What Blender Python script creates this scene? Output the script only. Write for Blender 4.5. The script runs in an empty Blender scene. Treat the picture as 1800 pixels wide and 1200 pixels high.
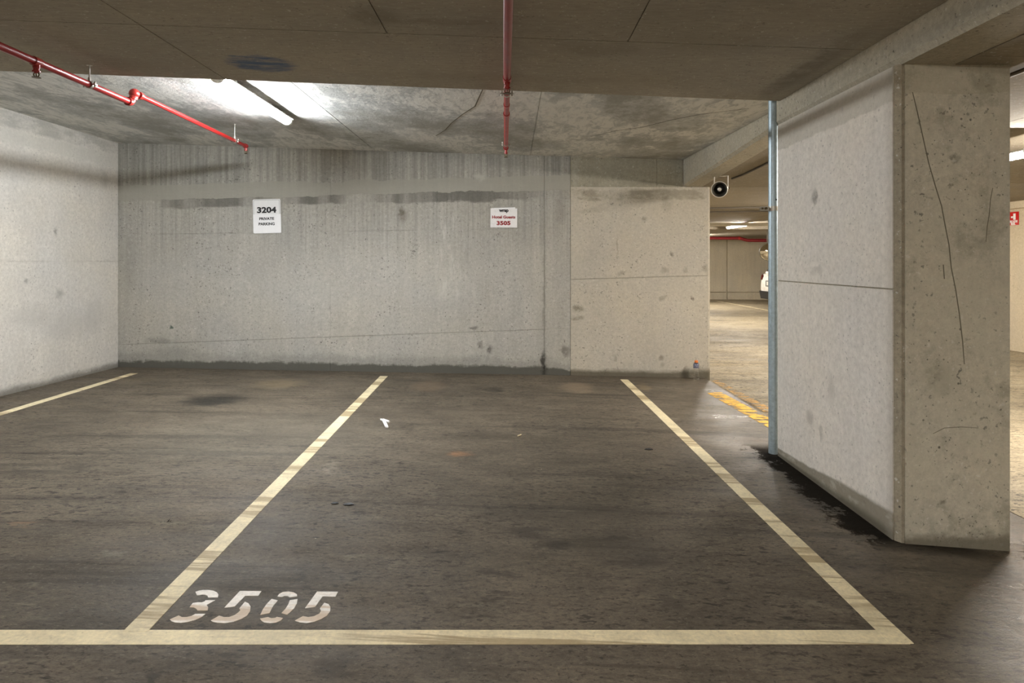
import bpy, bmesh, math, random
from mathutils import Vector, Matrix

random.seed(7)
S = bpy.context.scene
C = S.collection

# ------------------------------------------------------------------ camera
CAM_Z = 1.25
cam_d = bpy.data.cameras.new('camera')
cam = bpy.data.objects.new('camera', cam_d)
C.objects.link(cam)
cam.location = (0, 0, CAM_Z)
cam.rotation_euler = (math.radians(90), 0, 0)
cam_d.sensor_width = 36.0
cam_d.lens = 23.0
cam_d.shift_y = -142 / 1800
cam_d.clip_start = 0.05
S.camera = cam

# ------------------------------------------------------------------ world, exposure
w = bpy.data.worlds.new('world')
S.world = w
w.use_nodes = True
w.node_tree.nodes['Background'].inputs[0].default_value = (0.5, 0.5, 0.5, 1)
w.node_tree.nodes['Background'].inputs[1].default_value = 0.02
S.view_settings.view_transform = 'Standard'
S.view_settings.look = 'None'
S.view_settings.gamma = 1.0
S.view_settings.use_curve_mapping = False
S.view_settings.exposure = 2.3

# lamp strengths (the fluorescent battens of the car park, built further down)
LAMP_BAY = 58.0
LAMP_AISLE = 75.0
LAMP_REAR = 94.0
COOL = (0.935, 0.972, 1.0)
WARM = (1.0, 0.955, 0.895)
NEUTRAL = (1.0, 0.93, 0.84)

# ------------------------------------------------------------------ survey of the place (metres)
FPX = 1150.0          # focal length in pixels of the 1800 px wide frame
HOR = 458.0

def floor_z(x, y):
    dip = 0.05 * min(0.55, max(0.0, x - 1.75)) * min(1.0, max(0.0, (5.0 - y) / 1.5))
    return -0.0217 * x - dip

def aisle_z(x, y):
    return -0.080 - 0.004 * (x - 2.13) - 0.004 * max(0.0, y - 7.0)

def fp(px, py):
    d = CAM_Z * FPX / ((py - HOR) - 0.0217 * (px - 900))
    return ((px - 900) / FPX * d, d)

def wall_y(x):
    return 7.2 + 0.021 * x

def wp(px, py):
    k = (px - 900) / FPX
    d = 7.2 / (1 - 0.021 * k)
    return (k * d, CAM_Z + (HOR - py) / FPX * d)

def at(px, py, d):
    return ((px - 900) / FPX * d, d, CAM_Z + (HOR - py) / FPX * d)

def slab_z(x):
    return 2.344 - 0.0226 * x

def edge_y(x):
    return 4.19 + 0.0616 * x

def recess_z(x, y):
    t = (x + 4.35) / 6.25
    s = (y - 4.1) / 3.1
    a = 2.585 + (2.335 - 2.585) * t
    b = 2.534 + (2.371 - 2.534) * t
    return a + (b - a) * s

def aisle_c(x, y):
    if y <= 4.4:
        return 2.15
    if y <= 7.3:
        return 2.235 - 0.0576 * (y - 4.4) + 0.015 * (x - 1.9)
    return 2.068 + 0.015 * (x - 1.9) - 0.006 * (y - 7.3)

# ------------------------------------------------------------------ node helper
def lin(r, g, b):
    f = lambda c: (c / 255 / 12.92) if c / 255 <= 0.04045 else ((c / 255 + 0.055) / 1.055) ** 2.4
    return (f(r), f(g), f(b), 1.0)

class NT:
    def __init__(self, name):
        self.m = bpy.data.materials.new(name)
        self.m.use_nodes = True
        self.t = self.m.node_tree
        self.b = self.t.nodes['Principled BSDF']
        self.out = self.t.nodes['Material Output']
        self._pos = None
    def n(self, kind, **kw):
        nd = self.t.nodes.new(kind)
        for k, v in kw.items():
            setattr(nd, k, v)
        return nd
    def put(self, sock, v):
        if isinstance(v, bpy.types.NodeSocket):
            self.t.links.new(v, sock)
        else:
            sock.default_value = v
    @property
    def pos(self):
        if self._pos is None:
            self._pos = self.n('ShaderNodeNewGeometry').outputs['Position']
        return self._pos
    def sep(self, v=None):
        s = self.n('ShaderNodeSeparateXYZ')
        self.put(s.inputs[0], self.pos if v is None else v)
        return s.outputs
    def comb(self, x, y, z):
        s = self.n('ShaderNodeCombineXYZ')
        for i, v in enumerate((x, y, z)):
            self.put(s.inputs[i], v)
        return s.outputs[0]
    def ma(self, op, a, b=0.0, c=0.0, clamp=False):
        nd = self.n('ShaderNodeMath', operation=op, use_clamp=clamp)
        for i, v in enumerate((a, b, c)):
            self.put(nd.inputs[i], v)
        return nd.outputs[0]
    def ve(self, op, a, b):
        nd = self.n('ShaderNodeVectorMath', operation=op)
        self.put(nd.inputs[0], a); self.put(nd.inputs[1], b)
        return nd.outputs['Value'] if op in ('LENGTH', 'DISTANCE', 'DOT_PRODUCT') else nd.outputs[0]
    def noise(self, vec, scale=1.0, detail=4.0, rough=0.55, dist=0.0, off=None):
        nd = self.n('ShaderNodeTexNoise')
        v = vec
        if off is not None:
            v = self.ve('ADD', vec, (off, off * 1.7, off * 0.6))
        self.put(nd.inputs['Vector'], v)
        nd.inputs['Scale'].default_value = scale
        nd.inputs['Detail'].default_value = detail
        nd.inputs['Roughness'].default_value = rough
        nd.inputs['Distortion'].default_value = dist
        return nd.outputs[0]
    def voro(self, vec, scale, feature='F1'):
        nd = self.n('ShaderNodeTexVoronoi', feature=feature)
        self.put(nd.inputs['Vector'], vec)
        nd.inputs['Scale'].default_value = scale
        return nd.outputs['Distance']
    def mr(self, v, a, b, c=0.0, d=1.0, smooth=True):
        nd = self.n('ShaderNodeMapRange')
        nd.interpolation_type = 'SMOOTHSTEP' if smooth else 'LINEAR'
        nd.clamp = True
        for i, x in enumerate((v, a, b, c, d)):
            self.put(nd.inputs[i], x)
        return nd.outputs[0]
    def mix(self, f, a, b, blend='MIX'):
        nd = self.n('ShaderNodeMix', data_type='RGBA', blend_type=blend)
        self.put(nd.inputs[0], f); self.put(nd.inputs[6], a); self.put(nd.inputs[7], b)
        return nd.outputs[2]
    def scale_v(self, s, v=None):
        return self.ve('MULTIPLY', self.pos if v is None else v, s)
    def grey(self, v):
        return self.comb(v, v, v)
    def bump(self, h, strength, dist=0.01):
        nd = self.n('ShaderNodeBump')
        nd.inputs['Strength'].default_value = strength
        nd.inputs['Distance'].default_value = dist
        self.put(nd.inputs['Height'], h)
        self.t.links.new(nd.outputs[0], self.b.inputs['Normal'])
    def done(self, col=None, rough=None, metal=None, spec=None):
        if col is not None: self.put(self.b.inputs['Base Color'], col)
        if rough is not None: self.put(self.b.inputs['Roughness'], rough)
        if metal is not None: self.put(self.b.inputs['Metallic'], metal)
        if spec is not None: self.put(self.b.inputs['Specular IOR Level'], spec)
        return self.m

def concrete(name, base, mottle=0.16, streak=0.12, speck=0.10, holes=0.35, rough=0.85,
             axes='xz', blobs=(), extra=None, grain=(1, 1, 1), bump=0.25, off=0.0):
    """bare formed concrete: cloudy tone, streaks along z, fine grain, bug holes, stains with shapes of their own"""
    t = NT(name)
    p = t.ve('ADD', t.pos, (off, off, off * 0.3))
    big = t.noise(p, 0.9, 3, 0.6)
    mid = t.noise(t.scale_v((4, 4, 3), p), 1.0, 5, 0.7, off=3)
    fine = t.noise(t.scale_v(grain, p), 34, 4, 0.8)
    st = t.noise(t.scale_v((13, 13, 0.6), p), 1.0, 4, 0.65, off=9)
    k = t.ma('ADD', 1.0, t.ma('MULTIPLY', t.ma('SUBTRACT', big, 0.5), mottle * 4))
    k = t.ma('MULTIPLY', k, t.ma('ADD', 1.0, t.ma('MULTIPLY', t.ma('SUBTRACT', mid, 0.5), mottle * 2.2)))
    k = t.ma('MULTIPLY', k, t.ma('ADD', 1.0, t.ma('MULTIPLY', t.ma('SUBTRACT', st, 0.5), streak * 3)))
    k = t.ma('MULTIPLY', k, t.ma('ADD', 1.0, t.ma('MULTIPLY', t.ma('SUBTRACT', fine, 0.5), speck * 9)))
    warm = t.noise(p, 1.7, 3, 0.5, off=21)
    tint = t.mix(warm, lin(236, 238, 240), lin(255, 250, 238))
    col = t.mix(1.0, t.mix(1.0, base, t.grey(k), 'MULTIPLY'), tint, 'MULTIPLY')
    if holes > 0:
        v = t.voro(p, 11)
        gate = t.noise(p, 2.2, 2, 0.5, off=5)
        h = t.ma('MULTIPLY', t.mr(v, 0.04, 0.085, 1, 0), t.mr(gate, 0.42, 0.56))
        v2 = t.voro(t.ve('ADD', p, (4.1, 2.2, 7.7)), 31)
        h2 = t.ma('MULTIPLY', t.mr(v2, 0.06, 0.13, 1, 0), t.mr(gate, 0.40, 0.6))
        h = t.ma('MAXIMUM', h, h2)
        col = t.mix(t.ma('MULTIPLY', h, holes * 1.8, clamp=True), col, (0.035, 0.033, 0.030, 1))
        pit = t.noise(p, 46, 2, 0.6, off=77)
        col = t.mix(t.ma('MULTIPLY', t.mr(pit, 0.62, 0.70), t.mr(mid, 0.44, 0.58, 0.4 * holes, min(0.75, 2.0 * holes))), col, (0.10, 0.096, 0.086, 1))
        col = t.mix(t.mr(pit, 0.36, 0.28, 0.0, 0.40), col, lin(222, 220, 214))
    if extra:
        col = extra(t, col)
    if blobs:
        s = t.sep()
        U = {'x': s[0], 'y': s[1], 'z': s[2]}
        wob = t.noise(t.pos, 13, 3, 0.65, off=31)
        wob2 = t.noise(t.pos, 13, 3, 0.65, off=47)
        pu = t.ma('ADD', U[axes[0]], t.ma('MULTIPLY', t.ma('SUBTRACT', wob, 0.5), 0.10))
        pv = t.ma('ADD', U[axes[1]], t.ma('MULTIPLY', t.ma('SUBTRACT', wob2, 0.5), 0.10))
        brk = t.mr(t.ma('ADD', t.ma('MULTIPLY', fine, 0.5), t.ma('MULTIPLY', wob, 0.5)), 0.36, 0.58, 0.25, 1.0)
        pp = t.comb(pu, pv, 0.0)
        for (cu, cv, ru, rv, amt, bc) in blobs:
            d = t.ve('LENGTH', t.ve('MULTIPLY', t.ve('SUBTRACT', pp, (cu, cv, 0)), (1 / ru, 1 / rv, 0)), (0, 0, 0))
            col = t.mix(t.ma('MULTIPLY', t.mr(d, 0.35, 1.25, amt, 0.0), brk), col, bc)
    t.bump(t.ma('ADD', fine, mid), bump, 0.012)
    return t.done(col, t.ma('ADD', rough - 0.08, t.ma('MULTIPLY', mid, 0.16)), spec=0.35)

DIRT = lin(58, 54, 44)
DARK = lin(40, 37, 32)

# ---- back wall
def back_extra(t, col):
    s = t.sep()
    x, z = s[0], s[2]
    rag = t.noise(t.scale_v((3, 3, 9)), 1.0, 5, 0.7, off=13)
    rag2 = t.noise(t.scale_v((1.6, 1.6, 5)), 1.0, 5, 0.7, off=17)
    # darker streaky pour above the patched band
    st = t.noise(t.scale_v((26, 26, 0.5)), 1.0, 4, 0.65, off=2)
    mid = t.ma('ADD', 2.09, t.ma('MULTIPLY', x, 0.026))
    up = t.mr(z, t.ma('SUBTRACT', mid, 0.02), t.ma('ADD', mid, 0.05))
    col = t.mix(t.ma('MULTIPLY', up, t.mr(st, 0.30, 0.66, 0.50, 0.05)), col, lin(92, 92, 86))
    st2 = t.noise(t.scale_v((34, 34, 0.7)), 1.0, 4, 0.65, off=8)
    lo_f = t.mr(z, 1.0, 1.7)
    col = t.mix(t.ma('MULTIPLY', lo_f, t.mr(st2, 0.30, 0.62, 0.30, 0.0)), col, lin(110, 111, 105))
    # trowelled repair band, ragged edges
    half = t.ma('ADD', 0.02, t.ma('MULTIPLY', rag, 0.11))
    d = t.ma('ABSOLUTE', t.ma('SUBTRACT', z, mid))
    band = t.mr(d, half, t.ma('ADD', half, 0.012), 1, 0)
    col = t.mix(t.ma('MULTIPLY', band, 0.85), col, t.mix(rag2, lin(150, 148, 138), lin(166, 163, 153)))
    # damp dark smear hanging under the band
    low = t.ma('SUBTRACT', t.ma('SUBTRACT', mid, half), t.ma('ADD', 0.015, t.ma('MULTIPLY', rag2, 0.13)))
    sm = t.ma('MULTIPLY', t.mr(z, t.ma('SUBTRACT', low, 0.03), low), t.mr(t.ma('SUBTRACT', z, t.ma('SUBTRACT', mid, half)), -0.004, 0.004, 1, 0))
    gx = t.ma('MULTIPLY', t.mr(t.noise(t.scale_v((1.1, 0, 0)), 1.0, 3, 0.7, off=51), 0.36, 0.56), t.mr(x, -0.3, 0.5, 1, 0.2))
    col = t.mix(t.ma('MULTIPLY', t.ma('MULTIPLY', sm, gx), 0.75), col, lin(84, 83, 77))
    # chalky runs
    ch = t.noise(t.scale_v((22, 22, 3)), 1.0, 6, 0.75, off=41)
    g1 = t.ma('MULTIPLY', t.mr(t.ma('ABSOLUTE', t.ma('SUBTRACT', x, -0.68)), 0.05, 0.22, 1, 0), t.mr(t.ma('ABSOLUTE', t.ma('SUBTRACT', z, 1.35)), 0.3, 0.7, 1, 0))
    col = t.mix(t.ma('MULTIPLY', g1, t.mr(ch, 0.5, 0.62, 0, 0.6)), col, lin(205, 204, 196))
    # grime along the foot of the wall
    fl = t.ma('MULTIPLY', x, -0.0217)
    rag3 = t.noise(t.scale_v((15, 15, 5)), 1.0, 4, 0.75, off=23)
    hh = t.ma('ADD', -0.022, t.ma('ADD', t.ma('MULTIPLY', rag2, 0.15), t.ma('MULTIPLY', rag3, 0.07)))
    hh = t.ma('MULTIPLY', hh, t.mr(x, 0.3, 0.8, 1.0, 0.55))
    g = t.mr(t.ma('SUBTRACT', z, fl), t.ma('MULTIPLY', hh, 0.75), t.ma('MULTIPLY', hh, 1.15), 0.95, 0.0)
    col = t.mix(g, col, lin(52, 49, 39))
    g2 = t.mr(t.ma('SUBTRACT', z, fl), t.ma('MULTIPLY', hh, 1.3), t.ma('MULTIPLY', hh, 2.4), 0.4, 0.0)
    col = t.mix(g2, col, lin(118, 117, 110))
    return col

def wb(px, py, rx, ry, amt, c):
    x, z = wp(px, py)
    return (x, z, rx * 7.2 / FPX, ry * 7.2 / FPX, amt, c)

m_back = concrete('concrete_back_wall', lin(178, 176, 171), mottle=0.10, streak=0.10, speck=0.09, holes=0.4, extra=back_extra,
    blobs=[wb(707, 378, 10, 15, 0.65, lin(98, 92, 76)), wb(707, 372, 6, 8, 0.5, lin(84, 78, 62)),
           wb(956, 640, 6, 26, 0.9, DARK), wb(860, 613, 6, 10, 0.7, DARK), wb(957, 520, 3, 120, 0.35, lin(86, 85, 78)),
           wb(995, 617, 9, 10, 0.55, DIRT), wb(832, 576, 9, 4, 0.7, DARK), wb(845, 606, 5, 8, 0.45, DIRT),
           wb(302, 575, 4, 4, 0.9, lin(40, 70, 60)), wb(280, 598, 30, 5, 0.4, lin(100, 99, 92)),
           wb(985, 372, 10, 26, 0.4, lin(112, 106, 98)), wb(320, 612, 60, 30, 0.25, lin(120, 121, 116)),
           wb(760, 500, 110, 40, 0.22, lin(190, 189, 182)), wb(500, 520, 140, 50, 0.25, lin(192, 191, 184)),
           wb(845, 311, 13, 8, 0.8, lin(176, 173, 165)), wb(225, 470, 20, 60, 0.25, lin(112, 112, 106))])

def end_extra(t, col):
    s = t.sep()
    x, z = s[0], s[2]
    rag = t.noise(t.scale_v((2.6, 2.6, 5)), 1.0, 5, 0.7, off=61)
    hh = t.ma('ADD', 0.01, t.ma('MULTIPLY', rag, 0.10))
    hh = t.ma('ADD', hh, t.mr(x, 1.8, 2.1, 0.0, 0.035))
    fl = t.ma('MULTIPLY', x, -0.0217)
    g = t.mr(t.ma('SUBTRACT', z, fl), t.ma('MULTIPLY', hh, 0.5), t.ma('MULTIPLY', hh, 1.4), 0.85, 0.0)
    col = t.mix(g, col, lin(78, 71, 54))
    # smeared grout near the top
    d = t.ma('ABSOLUTE', t.ma('SUBTRACT', z, t.ma('ADD', 1.92, t.ma('MULTIPLY', rag, 0.14))))
    col = t.mix(t.ma('MULTIPLY', t.mr(d, 0.05, 0.075, 1, 0), t.mr(rag, 0.40, 0.55, 0.6, 0.05)), col, lin(136, 129, 112))
    return col

m_end = concrete('concrete_wall_end', lin(195, 189, 178), mottle=0.07, streak=0.04, speck=0.07, holes=0.35, extra=end_extra,
    blobs=[wb(1017, 543, 11, 6, 0.8, lin(120, 114, 96)), wb(1016, 559, 12, 5, 0.8, lin(120, 114, 96)),
           wb(1180, 447, 4, 4, 0.8, lin(90, 84, 70)), wb(1132, 386, 5, 5, 0.6, lin(110, 103, 86)),
           wb(1081, 629, 5, 7, 0.65, lin(110, 103, 88)), wb(1163, 628, 6, 6, 0.65, lin(120, 112, 96)),
           wb(1164, 642, 5, 5, 0.5, lin(120, 112, 96)), wb(1217, 523, 4, 4, 0.85, lin(70, 50, 44)), wb(1166, 523, 8, 5, 0.45, lin(120, 112, 96)),
           wb(1093, 480, 8, 5, 0.45, lin(110, 102, 90)), wb(1168, 474, 9, 6, 0.5, lin(110, 102, 90)), wb(1205, 475, 5, 5, 0.45, lin(110, 102, 90)),
           wb(1240, 472, 6, 9, 0.45, lin(120, 112, 98)), wb(1172, 355, 12, 18, 0.4, lin(128, 121, 104)), wb(1215, 345, 28, 8, 0.35, lin(140, 132, 114)),
           wb(1040, 370, 30, 6, 0.3, lin(136, 129, 112)), wb(1085, 435, 2, 22, 0.4, lin(120, 108, 88))])
m_header = concrete('concrete_wall_header', lin(158, 154, 140), mottle=0.12, streak=0.10, speck=0.09, holes=0.3,
    blobs=[wb(1011, 290, 6, 60, 0.6, lin(172, 168, 156)), wb(1150, 322, 60, 6, 0.4, lin(110, 106, 94))])  # the low wide dark blob paints in the slab edge's shadow

def left_extra(t, col):
    s = t.sep()
    y, z = s[1], s[2]
    rag = t.noise(t.scale_v((3, 2.5, 7)), 1.0, 5, 0.7, off=73)
    d = t.ma('ABSOLUTE', t.ma('SUBTRACT', z, t.ma('ADD', 2.30, t.ma('MULTIPLY', rag, 0.05))))
    col = t.mix(t.mr(d, 0.05, 0.07, 0.5, 0), col, lin(188, 186, 178))
    up = t.mr(z, 2.38, 2.42)
    col = t.mix(t.ma('MULTIPLY', up, t.mr(rag, 0.42, 0.58, 0.5, 0.1)), col, lin(150, 149, 142))
    hh = t.ma('ADD', 0.08, t.ma('MULTIPLY', rag, 0.10))
    g = t.mr(z, t.ma('MULTIPLY', hh, 0.8), t.ma('ADD', t.ma('MULTIPLY', hh, 1.15), 0.03), 0.75, 0.0)
    return t.mix(g, col, lin(84, 80, 70))
m_left = concrete('concrete_left_wall', lin(208, 205, 201), mottle=0.09, streak=0.05, speck=0.08, holes=0.25, axes='yz', extra=left_extra,
    blobs=[(6.25, 0.93, .07, .06, .5, lin(120, 118, 112)), (6.2, 1.52, .03, .05, .6, lin(100, 98, 92)), (5.9, 0.75, .25, .12, .35, lin(160, 158, 152)),
           (6.4, 0.62, .4, .16, .3, lin(158, 156, 150)), (6.75, 0.7, .15, .2, .3, lin(158, 156, 150)), (5.85, 1.07, .03, .04, .6, lin(110, 108, 102)),
           (6.9, 2.1, .06, .1, .4, lin(140, 138, 130))])

# ---- column
def col_left_extra(t, col):
    s = t.sep()
    y, z = s[1], s[2]
    rag = t.noise(t.scale_v((5, 4, 8)), 1.0, 5, 0.7, off=83)
    hh = t.ma('ADD', t.mr(y, 3.05, 4.3, 0.10, 0.03), t.ma('MULTIPLY', rag, 0.05))
    g = t.mr(t.ma('ADD', z, 0.04), t.ma('MULTIPLY', hh, 0.9), t.ma('MULTIPLY', hh, 1.12), 0.8, 0.0)
    col = t.mix(g, col, t.mix(t.mr(rag, 0.5, 0.62), lin(112, 104, 84), lin(150, 144, 128)))
    g0 = t.mr(t.ma('ADD', z, 0.04), 0.015, t.ma('MULTIPLY', hh, 0.55), 0.8, 0.0)
    col = t.mix(g0, col, lin(80, 74, 60))
    edge = t.mr(y, 3.02, 3.10, 0.35, 0.0)
    col = t.mix(edge, col, lin(150, 143, 130))
    # darker above a ragged level under the beam joint
    d = t.ma('SUBTRACT', z, t.ma('ADD', 1.95, t.ma('MULTIPLY', rag, 0.06)))
    col = t.mix(t.mr(d, -0.006, 0.006, 0.0, 0.45), col, lin(158, 153, 138))
    return col
m_col_l = concrete('concrete_column_side', lin(218, 213, 208), mottle=0.06, streak=0.05, speck=0.08, holes=0.22, axes='yz', extra=col_left_extra,
    blobs=[(3.80, 1.62, .045, .05, .75, lin(110, 106, 98)), (3.86, 0.32, .05, .05, .5, lin(130, 126, 118)), (3.72, 0.28, .03, .05, .5, lin(130, 126, 118)),
           (3.78, 1.19, .08, .03, .4, lin(140, 136, 128)), (3.6, 0.55, .05, .1, .35, lin(150, 146, 138))])
def col_front_extra(t, col):
    s = t.sep()
    x, z = s[0], s[2]
    rag = t.noise(t.scale_v((4, 4, 9)), 1.0, 5, 0.7, off=97)
    d = t.ma('SUBTRACT', z, t.ma('ADD', 1.985, t.ma('MULTIPLY', rag, 0.06)))
    col = t.mix(t.mr(d, -0.004, 0.004, 0.0, 0.45), col, lin(168, 160, 138))  # top of the face painted darker for the beam's shadow
    lo = t.noise(t.pos, 3.1, 6, 0.7, off=91)
    col = t.mix(t.mr(lo, 0.42, 0.6, 0.0, 0.35), col, lin(190, 184, 164))
    col = t.mix(t.mr(lo, 0.35, 0.45, 0.35, 0.0), col, lin(120, 116, 98))
    hh = t.ma('ADD', 0.01, t.ma('MULTIPLY', rag, 0.09))
    g = t.mr(t.ma('ADD', z, 0.07), t.ma('MULTIPLY', hh, 0.7), t.ma('MULTIPLY', hh, 1.6), 0.75, 0.0)
    return t.mix(g, col, lin(92, 86, 70))
m_col_f = concrete('concrete_column_front', lin(194, 189, 175), mottle=0.10, streak=0.06, speck=0.10, holes=0.45, extra=col_front_extra,  # base darker and more olive than the side: same concrete, dimmer light painted in
    blobs=[(2.02, 1.72, .02, .018, .8, lin(84, 78, 64)), (2.0, 1.585, .015, .012, .8, lin(84, 78, 64)), (1.96, 0.70, .09, .10, .3, lin(130, 128, 112)),
           (2.14, 0.95, .05, .09, .3, lin(190, 186, 168)), (1.97, 0.15, .02, .015, .7, lin(84, 78, 64))])
m_chamfer = concrete('concrete_column_edge', lin(152, 144, 128), mottle=0.16, streak=0.14, speck=0.14, holes=0.5)

# ---- ceilings and beams
def slab_extra(t, col):
    s = t.sep()
    x, y = s[0], s[1]
    # swirl of blue spray paint
    dx = t.ma('DIVIDE', t.ma('SUBTRACT', x, -1.43), 0.21)
    dy = t.ma('DIVIDE', t.ma('SUBTRACT', y, 3.72), 0.17)
    wv = t.noise(t.pos, 14, 4, 0.6, off=5)
    d = t.ma('ADD', t.ve('LENGTH', t.comb(dx, dy, 0.0), (0, 0, 0)), t.ma('MULTIPLY', t.ma('SUBTRACT', wv, 0.5), 0.5))
    rings = t.mr(t.noise(t.scale_v((5, 22, 1)), 1.0, 4, 0.7, dist=1.2, off=7), 0.35, 0.62, 0.25, 0.8)
    col = t.mix(t.ma('MULTIPLY', t.mr(d, 0.75, 1.05, 1, 0), rings), col, lin(44, 84, 130))
    return col
m_slab = concrete('concrete_front_ceiling', lin(166, 159, 147), mottle=0.12, streak=0.0, speck=0.08, holes=0.25, axes='xy', grain=(0.35, 1.6, 1), extra=slab_extra,
    blobs=[(-.62, 2.95, .14, .14, .4, lin(84, 78, 64)), (-.3, 3.0, .3, .05, .3, lin(96, 90, 76)), (.45, 3.35, .25, .12, .3, lin(110, 103, 88)), (1.0, 3.2, .3, .2, .25, lin(118, 110, 94)),
           (0.0, 3.9, .9, .1, .25, lin(120, 112, 96)), (1.62, 3.6, .09, .7, .45, lin(72, 66, 54)), (-2.3, 3.8, .3, .15, .25, lin(128, 120, 104))])
def recess_extra(t, col):
    pk = t.noise(t.scale_v((1.2, 0.7, 1)), 1.0, 6, 0.72, off=19)
    fl = t.noise(t.scale_v((16, 5, 1)), 1.0, 5, 0.7, dist=0.8, off=29)
    col = t.mix(t.ma('MULTIPLY', t.mr(pk, 0.47, 0.53), t.mr(fl, 0.36, 0.56, 0.1, 0.9)), col, lin(226, 225, 220))
    col = t.mix(t.mr(pk, 0.38, 0.47, 0.65, 0.0), col, lin(146, 143, 134))
    return col
m_recess = concrete('concrete_recess_ceiling', lin(190, 193, 194), mottle=0.15, streak=0.0, speck=0.12, holes=0.2, axes='xy', extra=recess_extra, bump=0.5)
m_aislec = concrete('concrete_aisle_ceiling', lin(142, 133, 118), mottle=0.10, streak=0.0, speck=0.09, holes=0.2, axes='xy', grain=(0.4, 1.4, 1))
m_beam = concrete('concrete_beam', lin(176, 170, 156), mottle=0.10, streak=0.05, speck=0.10, holes=0.45, axes='yz')
m_far = concrete('concrete_aisle_wall', lin(208, 199, 180), mottle=0.10, streak=0.12, speck=0.06, holes=0.2)
m_right = concrete('concrete_right_wall', lin(200, 188, 166), mottle=0.08, streak=0.05, speck=0.06, holes=0.2, axes='yz')
m_hidden = concrete('concrete_rear_wall', lin(170, 164, 150), mottle=0.1)

# ---- floor
def fb(px, py, rx, ry, amt, c):
    x, y = fp(px, py)
    x2, _ = fp(px + rx, py)
    _, y2 = fp(px, py - ry)
    return (x, y, abs(x2 - x), abs(y2 - y), amt, c)

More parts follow.
